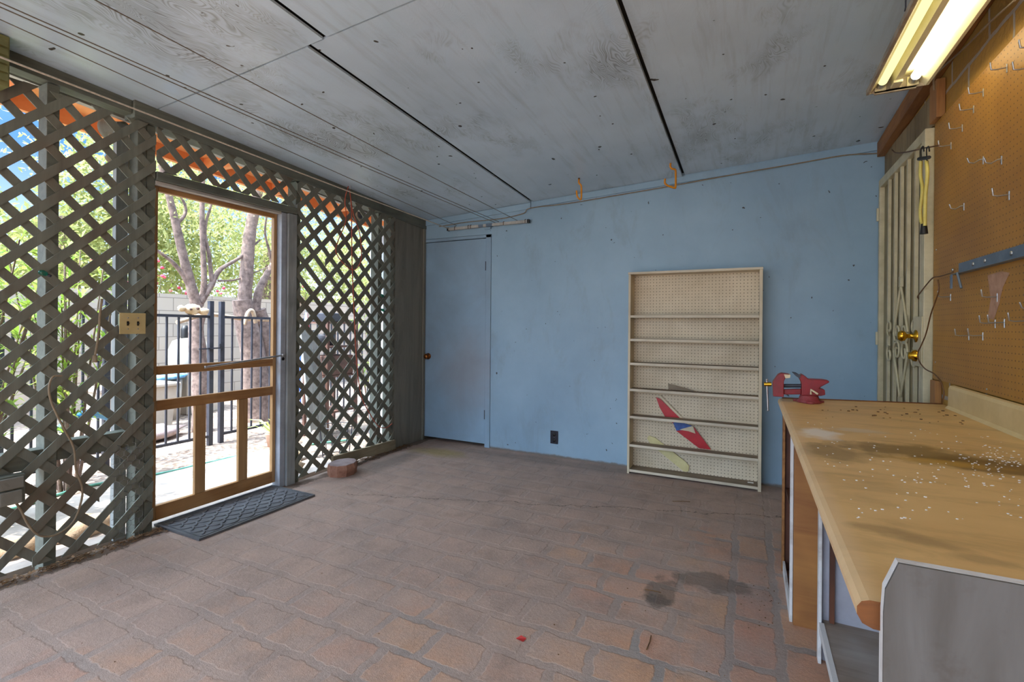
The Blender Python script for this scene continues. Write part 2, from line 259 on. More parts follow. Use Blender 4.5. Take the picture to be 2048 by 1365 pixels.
# ------------------------------------------------------------------ mesh building
class MB:
    def __init__(s): s.v = []; s.f = []; s.mi = []; s.sm = []
    def add(s, vs, fs, mi=0, smooth=False):
        o = len(s.v); s.v += [tuple(map(float, p)) for p in vs]
        for f in fs: s.f.append(tuple(i+o for i in f)); s.mi.append(mi); s.sm.append(smooth)
        return s
    def hexa(s, p, mi=0):   # 8 corners: bottom ring, top ring
        return s.add(p, [(3, 2, 1, 0), (4, 5, 6, 7), (0, 1, 5, 4), (1, 2, 6, 5), (2, 3, 7, 6), (3, 0, 4, 7)], mi)
    def box(s, x0, x1, y0, y1, z0, z1, mi=0):
        return s.hexa([(x0, y0, z0), (x1, y0, z0), (x1, y1, z0), (x0, y1, z0), (x0, y0, z1), (x1, y0, z1), (x1, y1, z1), (x0, y1, z1)], mi)
    def prism(s, pts, d, mi=0):   # planar polygon pts (3d) extruded by vector d
        n = len(pts); d = np.array(d, float); a = [np.array(p, float) for p in pts]; b = [p+d for p in a]
        nrm = sum((np.cross(a[i], a[(i+1) % n]) for i in range(n)), np.zeros(3))
        fs = [tuple(range(n)), tuple(range(2*n-1, n-1, -1))]+[(i, i+n, (i+1) % n+n, (i+1) % n) for i in range(n)]
        if nrm @ d > 0: fs = [f[::-1] for f in fs]
        return s.add(a+b, fs, mi)
    def tube(s, pts, r, n=8, mi=0, cap=True, smooth=True):
        pts = [np.array(p, float) for p in pts]; m = len(pts); rs = r if hasattr(r, '__len__') else [r]*m
        vs = []; u = None
        for i in range(m):
            tt = pts[min(i+1, m-1)]-pts[max(i-1, 0)]; tt = tt/(np.linalg.norm(tt)+1e-12)
            if u is None:
                u = np.cross(tt, (0, 0, 1.) if abs(tt[2]) < .9 else (1., 0, 0))
            else: u = u-tt*(u@tt)
            u = u/(np.linalg.norm(u)+1e-12); w = np.cross(tt, u)
            for k in range(n): a = 2*PI*k/n; vs.append(pts[i]+rs[i]*(math.cos(a)*u+math.sin(a)*w))
        fs = []
        for i in range(m-1):
            for k in range(n): fs.append((i*n+k, i*n+(k+1) % n, (i+1)*n+(k+1) % n, (i+1)*n+k))
        s.add(vs, fs, mi, smooth)
        if cap: s.add(vs[:n], [tuple(range(n-1, -1, -1))], mi); s.add(vs[-n:], [tuple(range(n))], mi)
        return s
    def lathe(s, c, prof, axis=(0, 0, 1), n=16, mi=0):  # prof: (r, h) along axis
        ax = Vector(axis).normalized(); q = Vector((0, 0, 1)).rotation_difference(ax); vs = []; c = Vector(c)
        for r, h in prof:
            for k in range(n): a = 2*PI*k/n; vs.append(c+q@Vector((r*math.cos(a), r*math.sin(a), h)))
        fs = [(i*n+k, i*n+(k+1) % n, (i+1)*n+(k+1) % n, (i+1)*n+k) for i in range(len(prof)-1) for k in range(n)]
        return s.add(vs, fs, mi, True)
    def ell(s, c, r, n=12, mi=0, jit=0.):
        vs = []; fs = []; m = n//2+1
        for i in range(m+1):
            th = PI*i/m
            for k in range(n):
                a = 2*PI*k/n; j = 1+jit*(random.random()-.5)
                vs.append((c[0]+r[0]*math.sin(th)*math.cos(a)*j, c[1]+r[1]*math.sin(th)*math.sin(a)*j, c[2]+r[2]*math.cos(th)*j))
        for i in range(m):
            for k in range(n): fs.append((i*n+k, (i+1)*n+k, (i+1)*n+(k+1) % n, i*n+(k+1) % n))
        return s.add(vs, fs, mi, True)
    def obj(s, name, mat, parent=None, bevel=0., origin=None, local=False):
        v = np.array(s.v); 
        if parent is not None: o = np.zeros(3) if local else np.array(parent.get('_w', (0, 0, 0)), float)
        elif origin is not None: o = np.array(origin, float)
        else: o = np.array([(v[:, 0].min()+v[:, 0].max())/2, (v[:, 1].min()+v[:, 1].max())/2, v[:, 2].min()])
        me = bpy.data.meshes.new(name); me.from_pydata((v-o).tolist(), [], s.f)
        mats = mat if isinstance(mat, (list, tuple)) else [mat]
        for q in mats: me.materials.append(q)
        me.polygons.foreach_set('material_index', s.mi); me.polygons.foreach_set('use_smooth', s.sm); me.update()
        ob = bpy.data.objects.new(name, me); COL.objects.link(ob)
        if parent is not None: ob.parent = parent
        else: ob.location = o
        ob['_w'] = tuple(float(q) for q in o)
        if bevel:
            bv = ob.modifiers.new('bevel', 'BEVEL'); bv.width = bevel; bv.segments = 2; bv.limit_method = 'ANGLE'
        return ob
def B(*a): return MB().box(*a)
def tag(o, label, cat, group=None, kind=None):
    o['label'] = label; o['category'] = cat
    if group: o['group'] = group
    if kind: o['kind'] = kind
    return o
def thing(name, loc, label, cat, group=None):
    o = bpy.data.objects.new(name, None); COL.objects.link(o); o.location = tuple(float(q) for q in loc); o.empty_display_size = .05
    o['_w'] = tuple(float(q) for q in loc); return tag(o, label, cat, group)
def struct(name, mb, mat, label=None, bevel=0., origin=(0, 0, 0)):
    o = mb.obj(name, mat, None, bevel, origin); o['kind'] = 'structure'
    if label: o['label'] = label
    return o
def dup(o, loc, label=None):
    r = o.copy(); COL.objects.link(r); r.location = loc
    if label: r['label'] = label
    for ch in o.children:
        c = ch.copy(); COL.objects.link(c); c.parent = r
        for g in ch.children: d = g.copy(); COL.objects.link(d); d.parent = c
    return r
def smooth(pts, n=6):   # Catmull-Rom
    P = [np.array(p, float) for p in pts]; P = [2*P[0]-P[1]]+P+[2*P[-1]-P[-2]]; out = []
    for i in range(1, len(P)-2):
        for k in range(n):
            u = k/n; a, b, c, d = P[i-1:i+3]
            out.append(.5*((2*b)+(-a+c)*u+(2*a-5*b+4*c-d)*u*u+(-a+3*b-3*c+d)*u**3))
    return out+[P[-2]]

# ================================================================== SETTING
YN = -2.3  # unseen rear end left open, cut short to let sun and sky in
struct('floor', B(-3.128, .95, YN, 4.34, -.16, 0), M['floor'], 'worn salmon brick and concrete floor')
struct('threshold', B(-3.25, -3.1285, 1.613, 2.584, -.12, -.0005), M['slab'], 'pale concrete threshold under the screen door')
struct('ground', B(-18, 12, -14, 22, -.5, -.05), M['gravel'], 'sunlit gravel yard outside')
struct('path', MB().prism([(-4.35, .2, -.1), (-3.252, .2, -.1), (-3.252, 3.2, -.1), (-4.25, 3.2, -.1)], (0, 0, .085)), M['slab'], 'pale concrete step outside the screen door')
SE1, SE2, JY = -1.87, -.51, 1.611
def cpanel(x0, x1, y0, y1, dz=0., th=.012):
    z = lambda x, y: ceil(x, y)+dz
    return MB().hexa([(x0, y0, z(x0, y0)), (x1, y0, z(x1, y0)), (x1, y1, z(x1, y1)), (x0, y1, z(x0, y1)), (x0, y0, z(x0, y0)+th), (x1, y0, z(x1, y0)+th), (x1, y1, z(x1, y1)+th), (x0, y1, z(x0, y1)+th)])
cm = MB()
for a in ((-3.14, SE1-.010, JY+.006, YB, 0.), (SE1+.012, SE2-.0, JY+.006, YB, .006), (-3.14, SE1+.098, YN, JY-.004, 0.), (SE1+.122, SE2, YN, JY-.004, .004), (SE2+.018, .86, YN, YB, .013)):
    q = cpanel(*a); cm.add(q.v, q.f)
struct('ceiling', cm, M['ceil'], 'grey-blue painted plywood ceiling with dark seams')
struct('roof', (lambda q: q)(cpanel(-3.3, 1.0, YN, 4.4, .03, .14)), M['dark'], 'unseen dark slab above the plywood, added to block the light')  # unseen slab added to block light, near-black to shade the ceiling seams
q = MB()   # seam battens
q.hexa([(SE2-.055, YN, ceil(SE2-.055, YN)-.004), (SE2, YN, ceil(SE2, YN)-.004), (SE2, YB, ceil(SE2, YB)-.004), (SE2-.055, YB, ceil(SE2-.055, YB)-.004), (SE2-.055, YN, ceil(SE2-.055, YN)), (SE2, YN, ceil(SE2, YN)), (SE2, YB, ceil(SE2, YB)), (SE2-.055, YB, ceil(SE2-.055, YB))])
struct('trim_1', q, M['ceil'], 'flat batten beside the right ceiling seam')
# back wall (door opening at its left)
bw = MB().box(-2.305, 1.0, YB, YB+.1, 0, 2.7).box(-3.13, -2.305, YB, YB+.1, 2.125, 2.7)
struct('wall_back', bw, M['blue'], 'light blue painted plywood wall')
struct('shade_sheet_behind_door', B(-3.2, -2.2, YB+.12, YB+.16, 0, 2.5), M['dark'], 'near-black sheet standing for the shade behind the blue door')  # sheet coloured near-black for the shade in the door gaps
# door 1
dr = thing('door_1', (-2.75, YB+.02, 0), 'flat light blue door in the left corner of the blue wall', 'door'); dr['kind'] = 'structure'; del dr['category']
pnl = B(-3.112, -2.371, YB+.006, YB+.044, .032, 2.086).obj('door_panel', M['bluedoor'], dr, .002)
MB().box(-2.366, -2.309, YB-.004, YB+.06, 0, 2.122).box(-3.112, -2.309, YB-.004, YB+.06, 2.092, 2.122).obj('door_frame', M['bluedoor'], dr, .002)
kn = MB().lathe((-3.062, YB+.006, .884), [(0, -.058), (.02, -.056), (.028, -.045), (.026, -.03), (.012, -.022), (.012, -.008), (.033, -.006), (.033, 0)], (0, 1, 0)).obj('door_knob', M['bronze'], pnl)
kn['label'] = 'brass door knob'
for z in (1.81, .325): MB().box(-2.373, -2.364, YB-.002, YB+.006, z-.045, z+.045).tube([(-2.3685, YB-.004, z-.045), (-2.3685, YB-.004, z+.045)], .004).obj('hinge', M['iron'], dr)
# back wall top trim and corner strips
def slopebar(x0, x1, y0, y1, lo, hi):
    return MB().hexa([(x0, y0, ceil(x0, y0)+lo), (x1, y0, ceil(x1, y0)+lo), (x1, y1, ceil(x1, y1)+lo), (x0, y1, ceil(x0, y1)+lo), (x0, y0, ceil(x0, y0)+hi), (x1, y0, ceil(x1, y0)+hi), (x1, y1, ceil(x1, y1)+hi), (x0, y1, ceil(x0, y1)+hi)])
struct('trim_2', slopebar(-3.1, -1.88, YB-.014, YB-.001, -.062, -.004), M['blue'], 'blue strip under the ceiling, left length')
struct('trim_3', slopebar(-1.87, .82, YB-.014, YB-.001, -.052, -.004), M['blue'], 'blue strip under the ceiling, long right length')
struct('trim_4', B(-3.1125, -3.099, YB-.035, YB-.003, 0, 2.35), M['panel'], 'dark corner strip beside the blue door')
struct('wall_left', B(-3.17, XL, 3.735, YB+.1, 0, 2.42), M['panel'], 'dark grey grained plywood panel')
struct('wall_right', B(XR+.018, XR+.12, YN, 4.34, 0, 2.75), M['ochre'], 'ochre block wall with pale mortar')
# exterior stub wall seen beyond the right lattice
struct('wall_outside', B(-3.95, -3.18, 4.30, 4.42, -.05, 2.35), M['sidingwhite'], 'pale outer wall beyond the right lattice')
struct('wall_yard', B(-8.2, -8.0, -3, 18, -.1, 1.66), M['block'], 'tan concrete block garden wall')
# top beam of the lattice wall
def tb(y0, y1, x1, lo=-.098):
    return MB().hexa([(-3.2, y0, ceil(-3.1, y0)+lo), (x1, y0, ceil(-3.1, y0)+lo), (x1, y1, ceil(-3.1, y1)+lo), (-3.2, y1, ceil(-3.1, y1)+lo), (-3.2, y0, ceil(-3.1, y0)), (x1, y0, ceil(-3.1, y0)), (x1, y1, ceil(-3.1, y1)), (-3.2, y1, ceil(-3.1, y1))])
struct('trim_5', tb(YN, 1.49, -3.118, -.075), M['beam'], 'grey top beam above the left lattice', .002)
struct('trim_6', tb(1.492, 3.18, -3.095), M['beam'], 'grey top board above the doorway', .002)
struct('trim_7', tb(3.184, YB, -3.095), M['beam'], 'short grey top board at the corner', .002)
struct('trim_8', MB().hexa([(-3.30, YN, 2.49+.15), (-3.26, YN, 2.49+.15), (-3.26, 4.3, 2.22), (-3.30, 4.3, 2.22), (-3.30, YN, 2.78), (-3.26, YN, 2.78), (-3.26, 4.3, 2.34), (-3.30, 4.3, 2.34)]), M['white'], 'pale outer fascia behind the beam')

# ================================================================== LATTICE WALL
def clip(poly, reg):   # Sutherland-Hodgman, reg counter-clockwise
    out = poly
    for i in range(len(reg)):
        a = reg[i]; b = reg[(i+1) % len(reg)]; inp = out; out = []
        side = lambda p: (b[0]-a[0])*(p[1]-a[1])-(b[1]-a[1])*(p[0]-a[0])
        for j in range(len(inp)):
            p, q = inp[j], inp[(j+1) % len(inp)]; sp, sq = side(p), side(q)
            if sp >= 0: out.append(p)
            if sp*sq < 0: u = sp/(sp-sq); out.append((p[0]+(q[0]-p[0])*u, p[1]+(q[1]-p[1])*u))
        if not out: return []
    return out
def lattice(reg, c0, cs, d0, ds, front, xb=-3.118, w=.041, holes=()):
    m = MB(); hw = w/2*math.sqrt(2); th = .0075
    ys = [p[0] for p in reg]; zs = [p[1] for p in reg]; Y0, Y1, Z0, Z1 = min(ys)-.1, max(ys)+.1, min(zs)-.1, max(zs)+.1
    for kind in '/\\':
        off, st = (c0, cs) if kind == '/' else (d0, ds)
        lo, hi = (Z0-Y1, Z1-Y0) if kind == '/' else (Z0+Y0, Z1+Y1)
        k = math.ceil((lo-off)/st)
        while off+k*st < hi:
            c = off+k*st+random.uniform(-.006, .006)
            segs = [(Y0, Y1)]
            for (hk, hc, ha, hb) in holes:
                if hk == kind and abs(c-hc) < st/2:
                    segs = [(Y0, ha), (hb, Y1)]
            for a, b in segs:
                tw = random.uniform(-.008, .008)
                P = ([(a, a+c-hw), (b, b+c+tw-hw), (b, b+c+tw+hw), (a, a+c+hw)] if kind == '/' else [(a, c-a-hw), (b, c+tw-b-hw), (b, c+tw-b+hw), (a, c-a+hw)])
                P = clip(P, reg)
                if len(P) > 2:
                    x = xb+(th if kind == front else 0.)+.0005
                    m.prism([(x, p[0], p[1]) for p in P], (th-.001, 0, 0))
            k += 1
    return m
def latthing(mb, label):
    o = mb.obj('lattice_panel', M['lat']); return tag(o, label, 'lattice', 'lattice panels along the open side')
latthing(lattice([(-.4, .03), (1.607, .03), (1.607, 2.36), (-.4, 2.36)], -.873, .155, 2.895, .1575, '/', holes=[('/', -1.02+.0, -.2, 1.08), ('\\', 1.63, 1.35, 1.7)]), 'large weathered wooden lattice panel left of the screen door')
latthing(lattice([(1.615, 2.105), (2.578, 2.105), (2.578, 2.33), (1.615, 2.375)], .583, .158, 3.942, .139, '\\'), 'low strip of wooden lattice above the screen door opening')
latthing(lattice([(2.585, .03), (3.722, .03), (3.722, 2.28), (2.585, 2.33)], -1.468, .163, 3.87, .163, '/', holes=[('/', -1.13+.0, 2.62, 2.86)]), 'tall wooden lattice panel right of the screen door, one slat broken')
def post(x0, x1, y0, y1, z1, label, mats=None, z0=-.06):
    m = MB().box(x0, x1, y0, y1, z0, z1); o = m.obj('wooden_post', mats or M['beam'], None, .003)
    return tag(o, label, 'post', 'posts of the lattice wall')
def pz(y, lo=-.1): return ceil(-3.15, y)+lo
post(-3.21, -3.1195, 1.125, 1.175, pz(1.15, -.08), 'grey wooden post crossing behind the large left lattice')
post(-3.21, -3.1195, 1.520, 1.565, pz(1.55), 'grey post left of its twin at the left side of the door opening')
post(-3.21, -3.1195, 1.567, 1.611, pz(1.6), 'grey post right at the left edge of the door opening')
post(-3.21, -3.1195, 2.585, 2.630, pz(2.6), 'grey post beside the white door jamb')
post(-3.21, -3.1195, 3.50, 3.55, pz(3.5), 'grey post behind the right lattice near its far end')
post(-3.21, -3.1195, 3.675, 3.722, pz(3.7), 'grey post where the right lattice meets the grey panel')
o = MB().box(-3.25, -3.212, 1.46, 1.52, -.02, 2.35).obj('outer_trim_board', M['postlight'], None, .002); tag(o, 'pale narrow upright board behind the posts left of the door opening', 'board')
o = MB().box(-3.20, -3.125, 1.176, 1.518, .52, .61).box(-3.20, -3.125, -.3, 1.123, .50, .59).obj('cross_rail', M['beam'], None, .002); tag(o, 'low horizontal rail behind the large left lattice', 'rail')
# header + jamb
o = MB().box(-3.21, -3.10, 1.613, 2.583, 2.05, 2.10).obj('door_header', M['beam'], None, .002); tag(o, 'dark grey header board over the screen door opening', 'beam')
jb = thing('door_jamb', (-3.15, 2.51, 0), 'pale grey painted jamb on the right of the screen door opening', 'door frame')
B(-3.20, -3.12, 2.462, 2.505, 0, 2.045).obj('inner_strip', M['jamb'], jb, .002)
B(-3.20, -3.10, 2.508, 2.582, 0, 2.045).obj('outer_strip', M['postlight'], jb, .002)
MB().lathe((-3.119, 2.482, .955), [(.0, .002), (.012, .002), (.012, 0)], (1, 0, 0), 12).obj('latch_hole', M['dark'], jb)
B(-3.215, -3.12, 1.613, 2.46, 2.03, 2.049).obj('head_board', M['white'], jb, .002)
# screen door
XD = -3.165
sd = thing('screen_door', (XD-.015, 2.04, .02), 'unpainted wooden screen door frame with low balusters', 'screen door')
ya, yb = 1.6125, 2.458
def rail(x1a, y1a, x2, y2, th, name='rail'):
    A = onX(x1a, y1a, XD); Bq = onX(x2, y2, XD); zt = (A[2]+Bq[2])/2
    B(XD-.03, XD, ya+.04, yb-.026, zt-th, zt).obj(name, M['door_wood'], sd, .002); return zt-th, zt
r1 = rail(315, 734, 553, 717, .052); r2 = rail(315, 805, 553, 770, .062); r3 = rail(315, 1012, 553, 941, .085)
B(XD-.03, XD, ya+.04, yb-.026, 2.0, 2.03).obj('rail', M['door_wood'], sd, .002)
for a, b in ((391, 412), (478, 496)):
    y0, y1 = onX(a, 850, XD)[1], onX(b, 850, XD)[1]
    B(XD-.026, XD-.002, y0, y1, r3[1]+.0005, r2[0]-.0005).obj('baluster', M['door_woodz'], sd, .002)
B(XD-.03, XD, yb-.025, yb, r3[0], 2.03).obj('stile', M['door_woodz'], sd, .002)
B(XD-.03, XD, ya, ya+.039, r3[0], 2.03).obj('stile', M['door_woodz'], sd, .002)
rod = thing('door_closer', onX(490, 722, -3.11), 'thin white metal closer rod slanting across the screen door rail', 'door closer')
p1, p2 = onX(411, 735, XD+.012), onX(566, 711, -3.104); MB().tube([p1, p2], .0065).obj('rod', M['steel'], rod)
MB().lathe(p1, [(.0, -.008), (.009, -.006), (.009, .006), (0, .008)], (1, 0, 0), 10).obj('end_bracket', M['steel'], rod); MB().lathe(p2, [(.0, -.01), (.01, -.008), (.01, .008), (0, .01)], (1, 0, 0), 10).obj('end_bracket', M['steel'], rod)
# ground board under right lattice, ragged
pl, pr = 2.935, 3.716
pts = [(pl, .0), (3.13, .0), (3.16, .012), (3.22, .03), (3.30, .032), (3.36, .02), (3.5, .014), (pr, .008), (pr, .100), (pl, .122)]
o = MB().prism([(-3.1015, a, b+.001) for a, b in pts], (.028, 0, 0)).obj('base_board', M['tan'], None, .002); tag(o, 'tan ragged board at the foot of the right lattice', 'board')
# paver
pc = np.array([-2.965, 2.93]); ring = []
for k in range(10):
    a = 2*PI*k/10+.2; r = .125*random.uniform(.92, 1.06); ring.append((pc[0]+r*math.cos(a)*.82, pc[1]+r*math.sin(a)*1.02))
pv = thing('paving_stone', (pc[0], pc[1], 0), 'chunky reddish stone paver on the floor by the tan board', 'stone')
rows = [(.97, .001), (1.0, .02), (1.04, .055), (.97, .09)]; m = MB(); vs = []
for s_, z in rows:
    for x_, y_ in ring: vs.append((pc[0]+(x_-pc[0])*s_*random.uniform(.97, 1.03), pc[1]+(y_-pc[1])*s_*random.uniform(.97, 1.03), z))
n = len(ring); fs = [(i*n+k, i*n+(k+1) % n, (i+1)*n+(k+1) % n, (i+1)*n+k) for i in range(3) for k in range(n)]; m.add(vs, fs+[tuple(range(n-1, -1, -1))]); m.obj('stone_body', M['stone'], pv)
MB().prism([(pc[0]+(x_-pc[0])*.955, pc[1]+(y_-pc[1])*.955, .089) for x_, y_ in ring], (0, 0, .006)).obj('stone_top', M['stonetop'], pv)
# door mat with scallops
mt = MB().box(-3.19, -2.745, 1.655, 2.455, .001, .009)
x0, x1, y0, y1 = -3.19, -2.745, 1.655, 2.455
mt.box(x0, x1, y0, y0+.012, .009, .014).box(x0, x1, y1-.012, y1, .009, .014).box(x0, x0+.012, y0+.012, y1-.012, .009, .014).box(x1-.012, x1, y0+.012, y1-.012, .009, .014)
mt.box(x0+.025, x0+.03, y0+.03, y1-.03, .009, .012).box(x1-.03, x1-.025, y0+.03, y1-.03, .009, .012).box(x0+.03, x1-.03, y0+.025, y0+.03, .009, .012).box(x0+.03, x1-.03, y1-.03, y1-.025, .009, .012)
rr = .052; row = 0; xx = x0+.075
while xx < x1-.032:
    yy = y0+.03+(rr if row % 2 else 0)
    while yy < y1-.03+rr:
        P = []
        for k in range(9):
            a = PI*k/8; px, py = xx-.045+math.sin(a)*rr*1.05, yy+math.cos(a)*rr
            if x0+.032 < px < x1-.032 and y0+.032 < py < y1-.032: P.append((px, py, .0095))
        if len(P) > 1: mt.tube(P, .0058, 5)
        yy += rr*2
    xx += .052; row += 1
tag(mt.obj('door_mat', M['mat']), 'dark grey rubber door mat with a scallop pattern', 'mat')
# switch plate box
XS = -3.066
sw = thing('light_switch', (-3.09, 1.477, 1.15), 'beige double switch box hanging on the lattice beside the posts', 'switch')
B(-3.10, XS-.004, 1.422, 1.535, 1.162, 1.262).obj('switch_box', M['steel'], sw, .002)
spl = B(XS-.004, XS+.001, 1.414, 1.541, 1.154, 1.270).obj('switch_plate', M['plate'], sw, .002)
for y in (1.453, 1.502):
    B(XS+.001, XS+.0022, y-.005, y+.005, 1.200, 1.224).obj('switch_slot', M['dark'], spl)
    MB().hexa([(XS+.002, y-.003, 1.204), (XS+.011, y-.003, 1.212), (XS+.011, y+.003, 1.212), (XS+.002, y+.003, 1.204), (XS+.002, y-.003, 1.210), (XS+.011, y-.003, 1.217), (XS+.011, y+.003, 1.217), (XS+.002, y+.003, 1.210)]).obj('toggle', M['black'], spl)
    for z in (1.182, 1.243): MB().lathe((XS+.001, y, z), [(.0035, 0), (.0035, .001), (0, .0014)], (1, 0, 0), 8).obj('screw', M['steel'], spl)
# outlet box, lower left
ob = thing('outlet_box', (-3.08, .99, .36), 'grey weatherproof outlet box low on the large left lattice', 'outlet')
B(-3.10, -3.05, .93, 1.035, .37, .505).obj('outlet_body', M['beam'], ob, .004)
B(-3.05, -3.035, .94, 1.026, .445, .497).obj('outlet_cover', M['panel'], ob, .004)
B(-3.05, -3.028, .94, 1.018, .376, .438).obj('outlet_cover', M['panel'], ob, .004)
# olive louvred box at top left
lv = thing('louvred_box', (-3.05, .93, 2.29), 'olive green louvred box under the ceiling at the far left', 'box')
B(-3.117, -2.99, .80, .950, 2.27, ceil(-3.09, .9)-.001).obj('box_body', M['olive'], lv, .004)
for k in range(5):
    z = 2.295+k*.038; MB().hexa([(-2.99, .812, z), (-2.978, .812, z-.006), (-2.978, .942, z-.006), (-2.99, .942, z), (-2.99, .812, z+.028), (-2.986, .812, z+.026), (-2.986, .942, z+.026), (-2.99, .942, z+.028)]).obj('louvre', M['olive'], lv)
# flood lights
def flood(c, label, heads):
    f = thing('flood_light', c, label, 'flood light', 'flood lights under the eave')
    c = np.array(c, float); MB().lathe(c+(-.05, 0, 0), [(.0, 0), (.05, 0), (.05, .02), (.03, .03), (0, .03)], (1, 0, 0)).obj('mounting_plate', M['grime'], f)
    for dvec, ax, mt_ in heads:
        h = c+np.array(dvec); MB().tube([c+(-.03, 0, 0), h], .009).obj('arm', M['grime'], f)
        MB().lathe(h, [(0, -.055), (.03, -.05), (.038, 0), (.062, .05), (.064, .07), (.058, .075)], ax, 20).obj('lamp_head', mt_, f)
        MB().lathe(h, [(.060, .066), (.04, .07), (0, .072)], ax, 20).obj('lens', M['grime'], f)
c = onX(244, 262, -3.30); flood((c[0], c[1], c[2]-.03), 'twin-headed flood light behind the left lattice below the eave', [((-.02, -.01, .045), (-.9, -.25, -.1), M['panel']), ((-.02, .02, -.10), (-.6, -.2, -.7), M['tan'])])
c = onX(725, 432, -3.30); flood(c, 'round dark flood light behind the far end of the right lattice', [((-.03, 0, .02), (-.8, -.1, -.5), M['iron'])])
# green lights
for px, py, lb in ((88, 547, 'small green glass lamp on the large left lattice'), (765, 592, 'upper small green glass lamp on the right lattice'), (766, 621, 'lower small green glass lamp on the right lattice')):
    p = onX(px, py, -3.075); g = thing('string_lamp', p, lb, 'lamp', 'small green lamps on the lattice')
    MB().lathe(p, [(0, -.022), (.010, -.018), (.014, -.006), (.010, .010), (.005, .014)], (.3, .8, -.4), 10).obj('bulb', M['glass'], g)
    MB().lathe(p+np.array((.0, .012, -.006)), [(.0, 0), (.007, 0), (.007, .016), (0, .016)], (.3, .8, -.4), 8).obj('socket', M['iron'], g)
# cords
def cord(pts, X, r, name, mat, label, cat='cord', plug=None, n=6):
    P = smooth([onX(x, y, X) for x, y in pts], n)
    if plug:
        g = thing(name, P[0], label, cat); MB().tube(P, r).obj('cord', M[mat], g); e = P[-1]; d = np.array(plug[0])
        MB().tube([e-d*.1, e, e+d], [r, plug[1], plug[1]*1.15], 8).obj('plug', M[plug[2]], g); return g
    o = MB().tube(P, r).obj(name, M[mat]); return tag(o, label, cat)
cord([(204, 598), (200, 628), (198, 660), (194, 690), (190, 712)], -3.085, .006, 'power_cord', 'beigecord', 'short beige cord with plug hanging on the left lattice', plug=((0, 0, -.035), .011, 'beigecord'))
cord([(124, 752), (106, 754), (98, 776), (104, 808), (128, 858), (147, 895), (152, 940), (164, 975), (162, 1005), (146, 1045), (112, 1070), (80, 1072), (58, 1052), (42, 1022), (28, 1000)], -3.083, .005, 'extension_cord', 'beigecord', 'long beige cord looping down the left lattice to the outlet box')
cord([(697, 372), (690, 400), (692, 440), (677, 480), (672, 505), (690, 530), (708, 540), (722, 520), (720, 470), (706, 425), (699, 380), (703, 420), (704, 520), (708, 620), (713, 720), (722, 790), (738, 825), (756, 852), (772, 856), (784, 848)], -3.065, .0042, 'hanging_rope', 'redcord', 'red cord hanging in a long loop on the right lattice')
cord([(256, 262), (262, 300), (266, 420), (262, 520), (268, 620), (264, 760), (268, 900), (266, 985)], -3.207, .0045, 'white_cable', 'rope', 'white cable running down the pale board behind the posts', 'cable')
# dry leaf litter along the lattice foot
m = MB()
for k in range(2600):
    y_ = random.uniform(.3, 1.64) if k < 1800 else random.uniform(3.1, 3.9)
    if k % 4: x_, zb_ = -3.10+abs(random.gauss(0, .035)), 0.
    else: x_, zb_ = random.uniform(-3.24, -3.14), -.048
    a = random.uniform(0, PI); l = random.uniform(.008, .034); w_ = l*random.uniform(.12, .45)
    c_, s_ = math.cos(a), math.sin(a); z = zb_+random.uniform(.002, .016)
    m.add([(x_-c_*l/2, y_-s_*l/2, z), (x_-s_*w_/2, y_+c_*w_/2, z+.004), (x_+c_*l/2, y_+s_*l/2, z+random.uniform(.0, .008)), (x_+s_*w_/2, y_-c_*w_/2, z+.003)], [(0, 1, 2, 3)])
tag(m.obj('leaf_litter', M['leafdry']), 'dry leaf litter gathered along the foot of the lattice', 'leaf litter', kind='stuff')

# ================================================================== EAVE OUTSIDE
eo = thing('eave', (-3.6, 1.5, 2.3), 'orange painted roof eave with rafters outside the lattice', 'roof eave')
def ez(y): return 2.565-.0503*(y-1.1)
m = MB(); X0, X1 = -3.90, -3.301
m.hexa([(X0, YN, ez(YN)+.02), (X1, YN, ez(YN)+.02), (X1, 4.29, ez(4.29)+.02), (X0, 4.29, ez(4.29)+.02), (X0, YN, ez(YN)+.05), (X1, YN, ez(YN)+.05), (X1, 4.29, ez(4.29)+.05), (X0, 4.29, ez(4.29)+.05)]).obj('soffit', M['orange'], eo)
m = MB(); m.hexa([(X0-.04, YN, ez(YN)-.075), (X0, YN, ez(YN)-.075), (X0, 4.29, ez(4.29)-.075), (X0-.04, 4.29, ez(4.29)-.075), (X0-.04, YN, ez(YN)+.05), (X0, YN, ez(YN)+.05), (X0, 4.29, ez(4.29)+.05), (X0-.04, 4.29, ez(4.29)+.05)]).obj('fascia', M['orange'], eo)
for k in range(-5, 9):
    y = 1.16+.61*k
    if y < YN or y > 4.25: continue
    B(X0+.001, X1, y-.02, y+.02, ez(y)-.085, ez(y)+.019).obj('rafter', M['orange'], eo)

# ================================================================== RIGHT WALL
struct('trim_9', MB().hexa([(XR-.04, YN, ceil(XR, YN)-.105), (XR+.017, YN, ceil(XR, YN)-.105), (XR+.017, 4.2, ceil(XR, 4.2)-.105), (XR-.04, 4.2, ceil(XR, 4.2)-.105), (XR-.04, YN, ceil(XR, YN)-.003), (XR+.017, YN, ceil(XR, YN)-.003), (XR+.017, 4.2, ceil(XR, 4.2)-.003), (XR-.04, 4.2, ceil(XR, 4.2)-.003)]), M['ledger'], 'rough brown ledger beam along the ceiling', .003)
m = MB()
for k in range(10):
    y = 3.2+k*.1; m.box(XR+.003+random.uniform(0, .003), XR+.0178, y+.002, y+.098, 2.268, 2.44)
struct('trim_10', m, M['siding'], 'tan upright boards above the security door')
tag(B(XR-.02, XR+.016, 3.06, 3.165, 2.265, 2.455).obj('wall_stud', M['stud'], None, .003), 'short orange-brown stud above the corner of the pegboard', 'stud')
